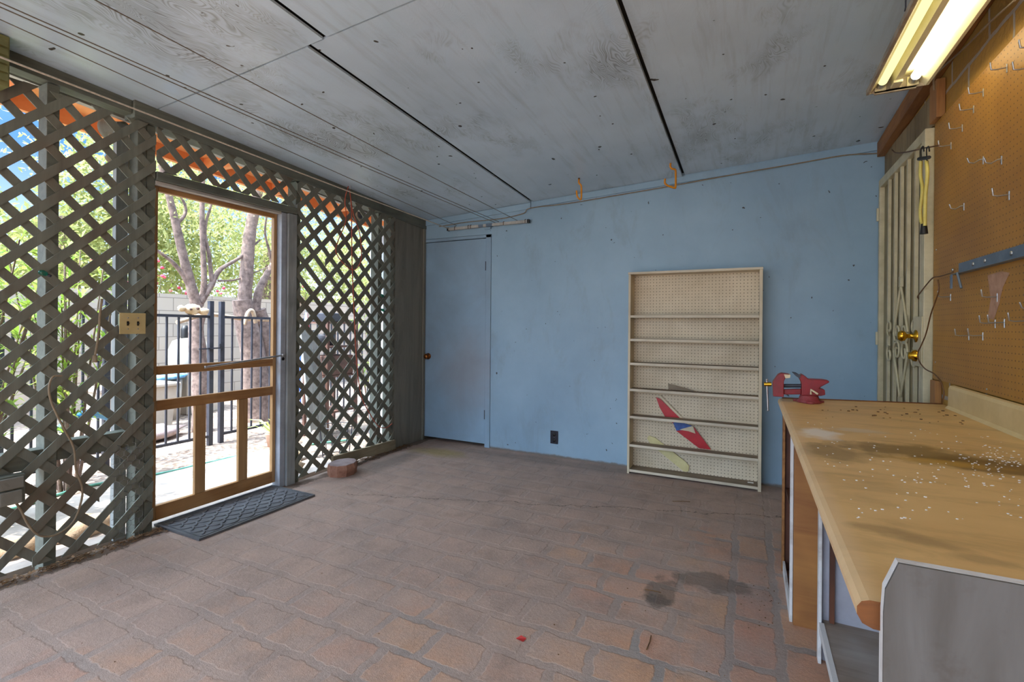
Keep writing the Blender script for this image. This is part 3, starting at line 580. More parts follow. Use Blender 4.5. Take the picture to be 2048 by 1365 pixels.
tag(B(XR-.012, XR+.016, 3.08, 3.15, .60, .962).obj('wall_stud', M['stud'], None, .003), 'brown stud below the pegboard beside the door', 'stud')
# pegboard
pgy = 3.155
pb = thing('pegboard', (XR, 1.3, .97), 'large amber brown pegboard above the workbench', 'pegboard')
m = B(XR+.0, XR+.006, -.8, pgy, .968, 2.262).obj('board', M['peg'], pb)
P = [(1976, 551), (2003, 543), (2020, 546), (2006, 575), (1998, 610), (1988, 640), (1976, 636), (1982, 600)]
P = [onX(a, b, XR-.0005) for a, b in P]; tp = MB().prism(P, (-.0012, 0, 0)).obj('torn_patch', M['peel'], pb); tp['label'] = 'torn pale strip'
# peg hooks
def hook_mesh(kind):
    m = MB()
    if kind == 'j': pts = [(0, 0, 0), (-.012, 0, 0), (-.030, 0, -.012), (-.045, 0, -.006), (-.05, 0, .012)]
    else: pts = [(0, 0, 0), (-.030, 0, -.002), (-.044, 0, .001), (-.047, 0, .028)]
    m.tube(pts, .0026, 6); m.tube([(-.0005, 0, -.02), (-.001, 0, .0), (-.0005, 0, .012)], .0026, 6); return m
hooks = [(2040, 96, 'topmost bright peg hook, at the right edge of the photo'), (1982, 140, 'peg hook on the brick edge, left of a pair'), (2027, 140, 'peg hook right of the yellowish one near the top'), (1938, 188, 'single peg hook just under the brick corner'), (1920, 221, 'peg hook second down the slanting row'), (1899, 258, 'peg hook third down the slanting row'), (1878, 293, 'peg hook beside the hanging yellow cord'), (1938, 322, 'small bent peg hook left of a J hook'), (1972, 322, 'J shaped peg hook right of a small bent one'), (1986, 392, 'lone peg hook right of centre on the board'), (1902, 414, 'J shaped peg hook left of the lone one'), (1964, 594, 'peg hook left of the torn strip'), (1877, 594, 'peg hook holding the end of brown wire'), (1960, 646, 'left peg hook of two at the foot of the torn strip'), (1977, 645, 'right peg hook of two at the foot of the torn strip'), (2018, 642, 'peg hook right of the foot of the torn strip'), (1911, 671, 'left peg hook of the lowest pair'), (1937, 671, 'right peg hook of the lowest pair'), (2044, 612, 'peg hook cut by the right edge of the photo, under the metal strip')]
proto = {}
for i, (x_, y_, lb) in enumerate(hooks):
    kd = 'j' if 'J shaped' in lb or i in (7, 18) else 'l'; p = onX(x_, y_, XR-.045); loc = (XR-.0005, p[1], p[2])
    if kd not in proto:
        o = hook_mesh(kd).obj('peg_hook', M['steel'], None, 0, (0, 0, 0)); proto[kd] = o
    else: o = proto[kd].copy(); COL.objects.link(o)
    o.location = loc; tag(o, lb, 'hook', 'hooks on the brown pegboard')
# metal strip
a_, b_ = onX(1905, 541, .812), onX(2048, 497, .812); zc = 1.495
ms = thing('metal_strip', (XR-.02, 2.4, zc-.03), 'blue-grey metal strip screwed level across the pegboard', 'bracket')
MB().box(XR-.004, XR-.0008, 1.2, a_[1], zc-.033, zc+.017).box(XR-.03, XR-.004, 1.2, a_[1], zc-.033, zc-.029).obj('rail', M['bluegrey'], ms)
for x_ in (1908, 1949, 1973, 2026):
    p = onX(x_, 520, XR); MB().lathe((XR-.004, p[1], zc-.004), [(.008, 0), (.008, -.003), (0, -.005)], (1, 0, 0), 10).obj('screw', M['steel'], ms)
y_ = a_[1]-.012; MB().box(XR-.035, XR-.030, y_-.008, y_+.008, zc-.095, zc-.033).obj('bracket_leg', M['bluegrey'], ms); MB().tube([(XR-.03, y_-.06, zc-.03), (XR-.028, y_-.10, zc-.10)], .005).obj('bracket_leg', M['bluegrey'], ms)
# nails
for x_, y_, lb in ((1873, 500, 'pale nail head at the left edge of the pegboard'), (1871, 725, 'pale nail head near the lower left edge of the pegboard'), (1974, 779, 'pale nail head at the bottom edge of the pegboard')):
    p = onX(x_, y_, XR); tag(MB().lathe((XR, p[1], p[2]), [(.004, 0), (.004, -.002), (0, -.003)], (1, 0, 0), 8).obj('nail', M['steel']), lb, 'nail', 'nails on the pegboard')
# security door
sd2 = thing('door_2', (XR-.02, 3.69, 0), 'cream steel security door with scrollwork beside the pegboard', 'door'); sd2['kind'] = 'structure'; del sd2['category']
Y0, Y1, ZT = 3.19, 4.195, 2.258
MB().box(XR-.03, XR+.01, Y0, Y0+.055, 0, ZT).box(XR-.03, XR+.01, Y1-.035, Y1, 0, ZT).box(XR-.03, XR+.01, Y0+.055, Y1-.035, ZT-.055, ZT).box(XR-.03, XR+.01, Y0+.055, Y1-.035, 0, .05).obj('door_frame', M['cream'], sd2, .003)
B(XR-.002, XR+.012, Y0+.055, Y1-.035, .05, ZT-.055).obj('mesh_panel', M['khaki'], sd2)
for x_ in (1783, 1796, 1808, 1822, 1838, 1850):
    y_ = onX(x_, 600, XR)[1]; B(XR-.022, XR-.006, y_-.011, y_+.011, .05, ZT-.055).obj('door_bar', M['cream'], sd2)
def sc(yc, zc_, r, turns, a0, dirn):   # flat scroll in the door plane
    P = []
    for k in range(22):
        u = k/21; a = a0+dirn*turns*2*PI*u; q = r*(1-.72*u); P.append((XR-.028, yc+q*math.cos(a), zc_+q*math.sin(a)))
    return P
m = MB(); yc, zc2 = 3.62, 1.14
for s_ in (-1, 1):
    for v in (-1, 1):
        base = (XR-.028, yc, zc2+v*.34); arc = smooth([base, (XR-.028, yc+s_*.075, zc2+v*.20), (XR-.028, yc+s_*.15, zc2+v*.06)], 5); m.tube(arc, .007, 6)
        m.tube(sc(yc+s_*.078, zc2+v*.055, .072, 1.15, 0 if s_ > 0 else PI, -v*s_), .007, 6)
        m.tube(sc(yc+s_*.26, zc2+v*.085, .06, 1.1, -v*PI/2, v*s_), .007, 6)
m.box(XR-.036, XR-.02, yc-.018, yc+.018, zc2+.33, zc2+.39).box(XR-.036, XR-.02, yc-.018, yc+.018, zc2-.39, zc2-.33)
m.obj('scrollwork', M['cream'], sd2)
lkp = B(XR-.036, XR-.030, 3.195, 3.34, 1.02, 1.285).obj('lock_plate', M['cream'], sd2, .003)
for z, L in ((1.18, .085), (1.075, .035)):
    k_ = MB().lathe((XR-.036, 3.285, z), ([(.034, 0), (.034, -.006), (.014, -.012), (.012, -.04), (.026, -.05), (.03, -.065), (.022, -.08), (0, -.082)] if L > .05 else [(.032, 0), (.03, -.016), (.02, -.022), (.02, -.034), (0, -.036)]), (1, 0, 0), 16).obj('door_knob' if L > .05 else 'deadbolt', M['brass'], lkp)
    k_['label'] = 'polished brass'
for z in (2.02, 1.15, .3): MB().tube([(XR-.034, Y1-.004, z-.045), (XR-.034, Y1-.004, z+.045)], .008, 8).obj('hinge', M['cream'], sd2)
# yellow cord hanging before the door
yc_ = thing('yellow_cord', onX(1850, 318, .77), 'doubled pale yellow extension cord hanging beside the security door', 'extension cord')
XC_ = .775
for pts in ([(1842, 322), (1841, 350), (1845, 380), (1841, 420), (1843, 445), (1849, 452)], [(1853, 322), (1855, 350), (1851, 390), (1850, 430), (1850, 452)]):
    MB().tube(smooth([onX(a, b, XC_) for a, b in pts], 5), .008).obj('cord', M['ycord'], yc_)
MB().tube([onX(1848, 448, XC_), onX(1848, 468, XC_)], [.012, .017], 8).obj('plug', M['black'], yc_)
for x_ in (1843, 1854): MB().tube(smooth([onX(x_, 322, XC_), onX(x_-1, 300, XC_), onX(x_+3, 293, XC_), onX(x_+5, 303, XC_)], 5), .003, 6).obj('hook', M['black'], yc_)
MB().tube([onX(1838, 318, XC_), onX(1858, 315, XC_)], .009, 8).obj('tie', M['black'], yc_)
cord([(1878, 291), (1862, 294), (1845, 297), (1815, 304), (1793, 306), (1784, 300)], .79, .0035, 'brown_wire', 'brownwire', 'brown wire strung from the pegboard hook across the door top', 'wire')
cord([(1906, 545), (1880, 553), (1866, 556), (1852, 571), (1836, 592), (1837, 598)], .80, .003, 'brown_wire', 'brownwire', 'stiff brown wire reaching left from the metal strip', 'wire')
cord([(1876, 560), (1878, 580), (1872, 600), (1862, 628), (1852, 668), (1842, 692), (1836, 706), (1838, 722), (1850, 738), (1868, 748), (1882, 764), (1888, 788), (1884, 808)], .775, .003, 'brown_wire', 'brownwire', 'brown wire dangling past the brass knobs down to the bench', 'wire')
cord([(1868, 180), (1872, 150), (1930, 95), (1985, 40), (2030, 0)], .79, .004, 'wire_on_beam', 'beigecord', 'pale wire stapled along the brown ledger beam', 'wire')

# ================================================================== CEILING THINGS
# fluorescent fixture
fx = thing('fluorescent_light', (.605, 2.2, 2.35), 'hanging fluorescent shop light with one lit and one dim tube', 'ceiling light')
FY0, FY1 = 1.64, 2.86; zb = 2.352
sec = [(.500, zb), (.512, zb), (.565, zb+.060), (.665, zb+.060), (.723, zb), (.735, zb), (.675, zb+.078), (.555, zb+.078)]
m = MB().prism([(x_, FY0, z_) for x_, z_ in sec], (0, FY1-FY0, 0)); m.obj('reflector', M['lampshell'], fx)
MB().prism([(.497, FY0, zb-.003), (.508, FY0, zb-.003), (.508, FY0, zb+.02), (.497, FY0, zb+.02)], (0, FY1-FY0, 0)).obj('rim', M['grime'], fx)
MB().prism([(.507, FY1, zb+.001), (.728, FY1, zb+.001), (.673, FY1, zb+.077), (.557, FY1, zb+.077)], (0, .004, 0)).prism([(.53, FY1, zb-.004), (.69, FY1, zb-.004), (.69, FY1, zb+.01), (.53, FY1, zb+.01)], (0, .012, 0)).obj('end_cap', M['grime'], fx)
MB().prism([(.588, FY0, zb+.0595), (.596, FY0, zb+.020), (.619, FY0, zb+.020), (.627, FY0, zb+.0595)], (0, FY1-FY0-.002, 0)).obj('ballast_channel', M['lampshell'], fx)
MB().box(.590, .625, FY1-.07, FY1-.004, zb+.008, zb+.02).obj('socket_cover', M['lampshell'], fx, .002)
for x_, mm, nm in ((.552, 'tube_dim', 'dim yellowish tube'), (.675, 'tube', 'lit white tube')):
    tub = o = MB().tube([(x_, FY0+.02, zb+.03), (x_, FY1-.055, zb+.03)], .0185, 16).obj('tube', M[mm], fx); o['label'] = nm
    MB().tube([(x_, FY1-.055, zb+.03), (x_, FY1-.012, zb+.03)], .0192, 16).obj('tube_cap', M['steel'], tub)
    MB().box(x_-.022, x_+.022, FY1-.012, FY1-.001, zb+.006, zb+.05).obj('lamp_holder', M['lampshell'], fx, .002)
for yy in (1.85, 2.56):
    ch = MB(); z = zb+.08; k = 0; top = ceil(.605, yy)
    while z < top+.0:
        h_ = min(.022, top+.006-z); P = [((.605+.006*math.cos(a) if k % 2 else .605), (yy if k % 2 else yy+.006*math.cos(a)), z+.011+.012*math.sin(a)) for a in np.linspace(0, 2*PI, 9)]
        ch.tube(P, .0016, 5, cap=False); z += .018; k += 1
    ch.obj('chain', M['iron'], fx)
tag(MB().tube([(.578, 2.553, ceil(.578, 2.553)), (.578, 2.553, ceil(.578, 2.553)-.03), (.578, 2.565, ceil(.578, 2.553)-.04)], .003, 6).obj('ceiling_hook', M['iron']), 'small dark screw hook in the ceiling above the shop light', 'hook')
# clothes dryer bar
cl = thing('clothesline_reel', onY(978, 452, YB-.05), 'white clothesline bar with brackets above the blue door', 'clothesline')
p0, p1 = onY(898, 459, 4.17), onY(1055, 443, 4.17)
def bar(pa, pb_, w_, h_, mt_, nm):
    a, b = np.array(pa), np.array(pb_); d = (b-a)/np.linalg.norm(b-a); up = np.cross(d, (0, 1., 0)); up /= np.linalg.norm(up)
    if up[2] < 0: up = -up
    P = []
    for e in (a, b):
        P += [e-up*h_/2+np.array((0, w_/2, 0)), e-up*h_/2-np.array((0, w_/2, 0)), e+up*h_/2-np.array((0, w_/2, 0)), e+up*h_/2+np.array((0, w_/2, 0))]
    return MB().add(P, [(0, 1, 2, 3), (7, 6, 5, 4), (0, 4, 5, 1), (1, 5, 6, 2), (2, 6, 7, 3), (3, 7, 4, 0)]).obj(nm, M[mt_], cl, .002)
L_ = lambda u: p0+(p1-p0)*u
bar(L_(0), L_(.40), .03, .026, 'white', 'bar'); bar(L_(.46), L_(.50), .03, .026, 'white', 'bar'); bar(L_(.575), L_(1), .03, .026, 'white', 'bar')
bar(L_(.40), L_(.46), .028, .022, 'bluegrey', 'coupling'); bar(L_(.50), L_(.575), .034, .03, 'bluegrey', 'centre_bracket')
bar(L_(-.02), L_(0), .034, .034, 'black', 'end_cap'); bar(L_(1), L_(1.025), .034, .034, 'black', 'end_cap')
for u in (.09, .27, .30, .72, .98): MB().tube([L_(u)+(0, -.018, -.018), L_(u)+(0, -.02, .016), L_(u)+(0, .0, .02)], .003, 6).obj('line_hook', M['brownwire'], cl)
MB().box(L_(.48)[0]-.02, L_(.48)[0]+.05, 4.17+.016, YB-.001, L_(.5)[2]-.03, L_(.5)[2]+.02).obj('wall_mount', M['bluedoor'], cl)
def cline(pbar, far, X, r, mat, label):
    b = onX(far[0], far[1], X); a = np.array((X, 4.165, pbar)); d = b-a; ye = -.6; e = a+d*(ye-a[1])/d[1]
    top = ceil(X, ye)-.006
    if e[2] > top: e[2] = top
    P = [a, a+(b-a)*.5+(0, 0, -.008), b, e]
    tag(MB().tube(smooth(P, 8), r, 6).obj('clothesline', M[mat]), label, 'line', 'clotheslines strung under the ceiling')
zl = L_(.2)[2]+.02
cline(zl, (190, 0), -2.0, .0022, 'line', 'dark clothesline under the ceiling, farthest right of the set')
cline(zl+.005, (0, 5), -2.2, .0022, 'line', 'right line of the close pair of clotheslines')
cline(zl, (0, 14), -2.24, .0022, 'line', 'left line of the close pair of clotheslines')
cline(zl+.01, (0, 39), -2.69, .0022, 'line', 'single clothesline nearest the lattice wall, below the pair')
cline(zl-.016, (0, 114), -2.775, .0042, 'rope', 'thick pale rope running along the top of the lattice')
# yellow ceiling hooks
def yhook(px, py, off, label):
    c = onC(px, py); P = [c+R3*dx/245+aU*(-dy/245) for dx, dy in off]; P[0] = P[0]+aU*.004
    h = thing('ceiling_hook', c, label, 'hook', 'yellow hooks screwed in the ceiling')
    MB().tube(smooth(P, 5), .0075, 8).obj('hook_body', M['yellow'], h)
    MB().tube([c+aU*.006, c-aU*.004], .009, 8).obj('base_collar', M['brownwire'], h)
yhook(1158, 358, [(0, 0), (0, 8), (4, 13), (5, 20), (5, 38), (3, 42), (-3, 36), (-5, 24)], 'yellow utility hook in the ceiling, over the blank blue wall left of the bookcase')
yhook(1341, 326, [(0, 0), (0, 7), (3, 11), (9, 13), (10, 22), (10, 44), (7, 47), (-9, 40), (-10, 30)], 'yellow utility hook in the ceiling right beside the right seam, above the bookcase')
tag(MB().tube([(-3.035, 3.06, ceil(-3.035, 3.06)), (-3.04, 3.06, ceil(-3.03, 3.06)-.03)], .004, 6).obj('ceiling_hook', M['steel']), 'small steel hook above the red cord', 'hook')
# cable along the back wall top
P = [(-2.92, 2.245), (-2.6, 2.262), (-2.2, 2.262), (-1.95, 2.292), (-1.88, 2.335), (-1.5, 2.340), (-1.1, 2.362), (-.6, 2.392), (-.1, 2.428), (.3, 2.452), (.6, 2.47), (.8, 2.455)]
tag(MB().tube(smooth([(a, YB-.019, b) for a, b in P], 5), .0042, 6).obj('electric_cable', M['beigecord']), 'thin cable stapled along the top of the blue wall', 'cable')
# outlet
oc = thing('wall_outlet', (-1.62, YB, .127), 'dark outlet plate low on the blue wall', 'outlet')
a_, b_ = onY(1101, 861, YB-.003), onY(1116, 888, YB-.003)
B(a_[0], b_[0], YB-.006, YB-.0005, .122, .242).obj('outlet_plate', M['navy'], oc, .001)
for z in (.155, .208): MB().lathe(((a_[0]+b_[0])/2, YB-.006, z), [(.017, 0), (.016, -.003), (0, -.003)], (0, 1, 0), 12).obj('socket', M['black'], oc)
MB().lathe(((a_[0]+b_[0])/2, YB-.006, .182), [(.003, 0), (.003, -.0015), (0, -.0015)], (0, 1, 0), 8).obj('screw', M['steel'], oc)


# ================================================================== BOOKCASE
BX0, BX1, BF, BB = -.906, .084, 4.028, 4.178; BH = 1.668
bc_ = thing('bookcase', ((BX0+BX1)/2, 4.1, 0), 'cream open bookcase with pegboard back against the blue wall', 'bookcase')
for a, b in ((BX0, BX0+.018), (BX1-.022, BX1)): B(a, b, BF, BB-.003, .0, BH-.019).obj('side_panel', M['creamwoodz'], bc_, .0015)
B(BX0-.004, BX1+.002, BF-.002, BB, BH-.018, BH).obj('top_board', M['creamwood'], bc_, .0015)
B(BX0+.0185, BX1-.0225, BB-.009, BB-.003, .01, BH-.019).obj('pegboard_back', M['pegw'], bc_)
shz = [(1.300+1.322)/2, (1.104+1.130)/2, (.910+.928)/2, .703, .478, .243]
for k, z in enumerate(shz+[.035]):
    z0 = z-.020; m = MB(); xa, xb = BX0+.0185, BX1-.0225; yb_ = BB-.042 if k in (3, 4, 5) else BB-.0095
    m.box(xa, xb, BF+.002, BF+.006, z0, z); m.box(xa, xb, BF+.0061, yb_, z0, z-.0005, 1)
    m.obj('shelf', [M['creamwood'], M['shelftop']], bc_)
# wing pieces tucked behind the shelves
def slab(pts, Y, th, mat, name, par=None):
    return MB().prism([onY(a, b, Y) for a, b in pts], (0, th, 0)).obj(name, mat, par)
YP = BB-.030
wg = thing('toy_wing', onY(1365, 845, YP), 'red and blue toy glider wing tucked diagonally behind the bookcase shelves', 'toy')
slab([(1312, 795), (1321, 799), (1361, 838), (1372, 852), (1352, 852), (1330, 834), (1319, 815)], YP, .004, M['toyred'], 'wing_upper', wg)
slab([(1346, 846), (1356, 843), (1384, 852), (1378, 860), (1353, 862)], YP-.003, .003, M['toyblue'], 'wing_decal', wg)
slab([(1352, 862), (1388, 855), (1422, 900), (1398, 897)], YP, .004, M['toyred'], 'wing_lower', wg)
slab([(1318, 792), (1322, 792), (1362, 833), (1384, 853), (1393, 870), (1424, 901), (1420, 902), (1390, 872), (1378, 858), (1358, 838)], YP+.005, .004, M['toycream'], 'spar', wg)
slab([(1358, 860), (1380, 854), (1386, 853), (1391, 868), (1377, 863)], YP-.007, .003, M['toycream'], 'rib', wg)
pts = [(1294, 877), (1298, 872), (1310, 876), (1340, 900), (1372, 925), (1378, 934), (1376, 944), (1368, 944), (1336, 918), (1300, 888)]
o = slab(pts, YP, .005, M['toylemon'], 'wooden_paddle'); tag(o, 'pale lemon wooden blade tucked behind the lowest bookcase shelves', 'paddle')
pz_ = shz[2]; P = [onY(1336, 766, 4.11), onY(1345, 768, 4.11), onY(1392, 781, 4.11), onY(1384, 781, 4.11), onY(1337, 777, 4.11)]
o = MB().prism(P, (0, .012, 0)).obj('wood_shim', M['shelftop']); mz = min(v.co.z for v in o.data.vertices)+o.location.z; o.location.z += shz[3]+.0005-mz; tag(o, 'thin wooden wedge lying on the fourth bookcase shelf', 'wood piece')
p = onZ(1501, 966, .036); tag(B(p[0]-.02, p[0]+.02, p[1]-.010, p[1]+.010, .0355, .0385).obj('paper_scrap', M['chip']), 'small white scrap on the bottom shelf of the bookcase', 'scrap')

# ================================================================== WORKBENCH
ZC = .858
ct = thing('countertop', (.10, .3, ZC-.04), 'long tan laminate countertop with rounded front edge, dusty and stained', 'countertop')
ct['_w'] = (.10, .3, ZC)   # working origin for the surface pattern
ct.location = (.10, .3, ZC)
far = lambda x_: 2.829+(x_-.141)*.23
prof = [(XR-.004, ZC-.038), (.150, ZC-.038), (.138, ZC-.033), (.132, ZC-.022), (.132, ZC-.012), (.137, ZC-.004), (.146, ZC-.0005), (.170, ZC), (XR-.004, ZC)]
m = MB(); n = len(prof); vs = [(x_, .79, z_) for x_, z_ in prof]+[(x_, far(x_), z_) for x_, z_ in prof]
m.add(vs, [(i, (i+1) % n, (i+1) % n+n, i+n) for i in range(n)]); m.add(vs[:n], [tuple(range(n-1, -1, -1))], 1); m.add(vs[n:], [tuple(range(n))], 1)
m.obj('worktop', [M['counter'], M['counterside']], ct)
MB().hexa([(.150, far(.15)+.0005, ZC-.03), (XR-.004, far(XR)+.0005, ZC-.03), (XR-.004, far(XR)+.012, ZC-.03), (.150, far(.15)+.012, ZC-.03), (.150, far(.15)+.0005, ZC+.004), (XR-.004, far(XR)+.0005, ZC+.004), (XR-.004, far(XR)+.012, ZC+.004), (.150, far(.15)+.012, ZC+.004)]).obj('end_strip', M['counterside'], ct)
bs = [(XR-.035, ZC), (XR-.024, ZC+.012), (XR-.022, ZC+.09), (XR-.017, ZC+.103), (XR-.001, ZC+.105), (XR-.001, ZC)]
o = MB().prism([(x_, .79, z_+.0005) for x_, z_ in bs], (0, 2.80-.79+.06, 0)).obj('backsplash', M['splash'], ct)
# end board
P = [onY(a, b, .772) for a, b in ((1760, 1365), (1761, 1215), (1765, 1168), (1791, 1117))]; zt = P[3][2]
pts = [(P[0][0], 0.), (P[0][0], P[1][2]-.0), (P[2][0], P[2][2]), (P[3][0], zt), (XR-.005, zt), (XR-.005, 0.)]
eb = thing('end_board', (.5, .77, 0), 'grey painted plywood board closing the near end of the workbench', 'board')
MB().prism([(x_, .756, z_) for x_, z_ in pts], (0, .004, 0)).obj('board_face', M['board'], eb)
MB().prism([(x_, .7605, z_) for x_, z_ in pts], (0, .013, 0)).obj('board_core', M['whiteedge'], eb)
# near shelf unit
U0, U1, UX = .785, 2.10, .237
un = thing('shelf_unit', (.5, 1.4, 0), 'grey and white painted shelf unit under the near half of the workbench', 'cabinet')
B(UX+.006, XR-.006, U1+.0, U1+.016, .0, ZC-.039).obj('end_panel', M['greypanel'], un, .001)
B(UX+.006, XR-.006, U0+.01, U0+.026, .0, ZC-.039).obj('end_panel', M['greypanel'], un, .001)
B(XR-.02, XR-.007, U0+.027, U1-.001, .0, ZC-.039).obj('back_panel', M['greypanel'], un)
m = MB(); m.box(UX+.012, XR-.021, U0+.027, U1-.001, .128, .150); m.obj('bottom_shelf', M['shelfwood'], un)
MB().box(UX-.004, UX+.0115, U0+.062, U1-.03, .118, .152).obj('shelf_edge', M['whiteedge'], un)
B(UX-.006, UX+.005, U1-.028, U1+.008, .0, ZC-.039).obj('stile', M['whiteedge'], un, .002)
B(UX-.070, UX+.005, U0+.0, U0+.060, .0, ZC-.046).obj('stile', M['whiteedge'], un, .002)
B(UX+.03, UX+.045, U1-.018, U1-.001, .151, ZC-.039).obj('dark_strip', M['darkply'], un)  # dark upright strip beside the white stile
# far cabinet
fc = thing('cabinet_frame', (.45, 2.57, 0), 'open brown plywood cabinet carcass under the far half of the workbench', 'cabinet')
FX0 = .168
B(FX0, XR-.006, 2.292, 2.310, .0, ZC-.039).obj('side_panel', M['ply'], fc, .001)
B(FX0-.004, XR-.006, 2.795, 2.813, .0, ZC-.039).obj('side_panel', M['darkply'], fc, .001)
B(FX0-.016, FX0-.0045, 2.770, 2.814, .0, ZC-.039).obj('stile', M['ledger'], fc, .002)
B(FX0-.012, FX0-.001, 2.313, 2.335, .0, ZC-.039).obj('stile', M['whiteedge'], fc, .001)
B(FX0-.012, FX0-.002, 2.336, 2.769, .0, .055).obj('toe_rail', M['whiteedge'], fc, .001)
B(FX0+.0, XR-.02, 2.311, 2.794, .40, .415).obj('shelf', M['darkply'], fc)
B(FX0+.03, FX0+.045, 2.311, 2.794, .056, ZC-.039).obj('door_panel', M['darkply'], fc)  # dark board set forward for the shade of the open interior, no door
# vise
V = onY(1600, 795, 2.78); vx, vy = .24, 2.74
def W(px, py, Y=vy): return onY(px, py, Y)
vz = thing('bench_vise', (vx, vy, ZC), 'red bench vise on the far front corner of the countertop', 'vise')
def vp(pts, y0, y1, mat, name, bev=.003):
    return MB().prism([tuple(W(a, b)+np.array((0, y0, 0))) for a, b in pts], (0, y1-y0, 0)).obj(name, mat, vz, bev)
base = W(1618, 800); MB().lathe((base[0]+.0, vy, ZC+.0005), [(0, 0), (.052, 0), (.054, .008), (.044, .014), (.040, .03), (.036, .036), (0, .036)], n=20).obj('swivel_base', M['dustred'], vz)
for a in (0, 2.1, 4.2): MB().lathe((base[0]+.056*math.cos(a-1.57), vy+.05*math.sin(a-1.57), ZC+.0005), [(0, 0), (.017, 0), (.017, .009), (0, .012)], n=12).obj('mounting_lug', M['dustred'], vz)
vp([(1602, 790), (1602, 765), (1596, 753), (1603, 748), (1611, 753), (1616, 758), (1645, 759), (1656, 761), (1657, 764), (1640, 773), (1637, 776), (1648, 779), (1649, 789), (1640, 791)], -.032, .032, M['red'], 'fixed_jaw_body')
vp([(1546, 792), (1545, 764), (1556, 749), (1562, 746), (1578, 748), (1579, 752), (1570, 756), (1567, 762), (1567, 793)], -.032, .032, M['red'], 'moving_jaw_body')
vp([(1567, 789), (1567, 779), (1602, 778), (1602, 789)], -.014, .014, M['red'], 'slide_bar')
vp([(1567, 748), (1580, 749), (1579, 755), (1570, 756)], -.036, .036, M['toycream'], 'jaw_insert', .001)
vp([(1584, 745), (1592, 746), (1600, 751), (1598, 756), (1590, 751)], -.036, .036, M['iron'], 'jaw_insert', .001)
MB().tube([W(1567, 772), W(1602, 772)], .009, 10).obj('screw', M['iron'], vz)
MB().tube([W(1528, 769), W(1543, 769)], .0105, 12).obj('screw_head', M['brass'], vz)
MB().tube([W(1533.5, 760), W(1536, 821)], .0042, 8).ell(W(1533.5, 760), (.006,)*3, 8).ell(W(1536, 821), (.006,)*3, 8).obj('handle_bar', M['steel'], vz)
MB().tube([W(1622, 789, vy-.04), W(1622, 780, vy-.045), W(1636, 789, vy-.06)], .0045, 8).obj('lock_lever', M['toycream'], vz)
# debris on countertop
m = MB()
def bit(mm, x_, y_, z_, r):
    k = random.uniform(.5, 1); a = random.uniform(0, PI); P = []
    for q in range(5): an = a+2*PI*q/5; P.append((x_+r*math.cos(an)*random.uniform(.7, 1.1), y_+r*k*math.sin(an)*random.uniform(.7, 1.1)))
    mm.add([(a_, b_, z_) for a_, b_ in P]+[(a_, b_, z_+r*.5) for a_, b_ in P], [(4, 3, 2, 1, 0), (5, 6, 7, 8, 9)]+[(i, (i+1) % 5, (i+1) % 5+5, i+5) for i in range(5)])
for k in range(260):
    if k < 90: px, py = random.gauss(1990, 45), random.gauss(925, 14)
    elif k < 200: px, py = random.uniform(1600, 2046), random.uniform(845, 960); py += (px-1600)*.06
    else: px, py = random.uniform(1690, 2046), random.uniform(940, 1040)
    p = onZ(px, py, ZC)
    if .18 < p[0] < .78 and p[1] < 2.7: bit(m, p[0], p[1], ZC+.0003, random.uniform(.0012, .0032))
tag(m.obj('paint_chips', M['chip']), 'scattered white paint chips on the tan countertop', 'debris', kind='stuff')
m = MB()
for k in range(60):
    px, py = (random.uniform(1640, 1960), random.gauss(826, 9)); p = onZ(px, py, ZC)
    if .2 < p[0] < .78 and p[1] < 2.75: bit(m, p[0], p[1], ZC+.0003, random.uniform(.002, .007))
tag(m.obj('dry_debris', M['leafdry']), 'dark dry crumbs along the far end of the countertop', 'debris', kind='stuff')
# floor bits
p = onZ(1042, 1280, 0); tag(MB().add([(p[0]-.02, p[1]-.006, .002), (p[0]+.016, p[1]-.014, .004), (p[0]+.018, p[1]+.012, .003), (p[0]-.004, p[1]+.01, .010)], [(0, 1, 2, 3)]).obj('red_scrap', M['redleaf']), 'small red scrap lying on the brick floor', 'scrap')
for a, b, c_, d_, lb in ((1290, 1180, 1322, 1186, 'pale twig on the dark floor stain'), (1293, 1300, 1302, 1272, 'thin dark twig on the near floor bricks'), (1345, 1003, 1380, 1004, 'thin straw on the floor before the bookcase')):
    p, q_ = onZ(a, b, .003), onZ(c_, d_, .003); tag(MB().tube([p, (p+q_)/2+np.array((.003, .002, .001)), q_], .0022, 5).obj('twig', M['leafdry']), lb, 'twig', 'twigs on the floor')
m = MB()
for k in range(130):
    px, py = random.uniform(120, 1600), random.uniform(1000, 1360); 
    if k > 70: px, py = random.uniform(1480, 1585), random.uniform(1120, 1260)
    p = onZ(px, py, 0)
    if p[0] < .13 and not (p[0] < -2.7 and 1.6 < p[1] < 2.5): bit(m, p[0], p[1], .0005, random.uniform(.0015, .004))
tag(m.obj('floor_grit', M['leafdry']), 'small grit and crumbs scattered over the floor', 'debris', kind='stuff')

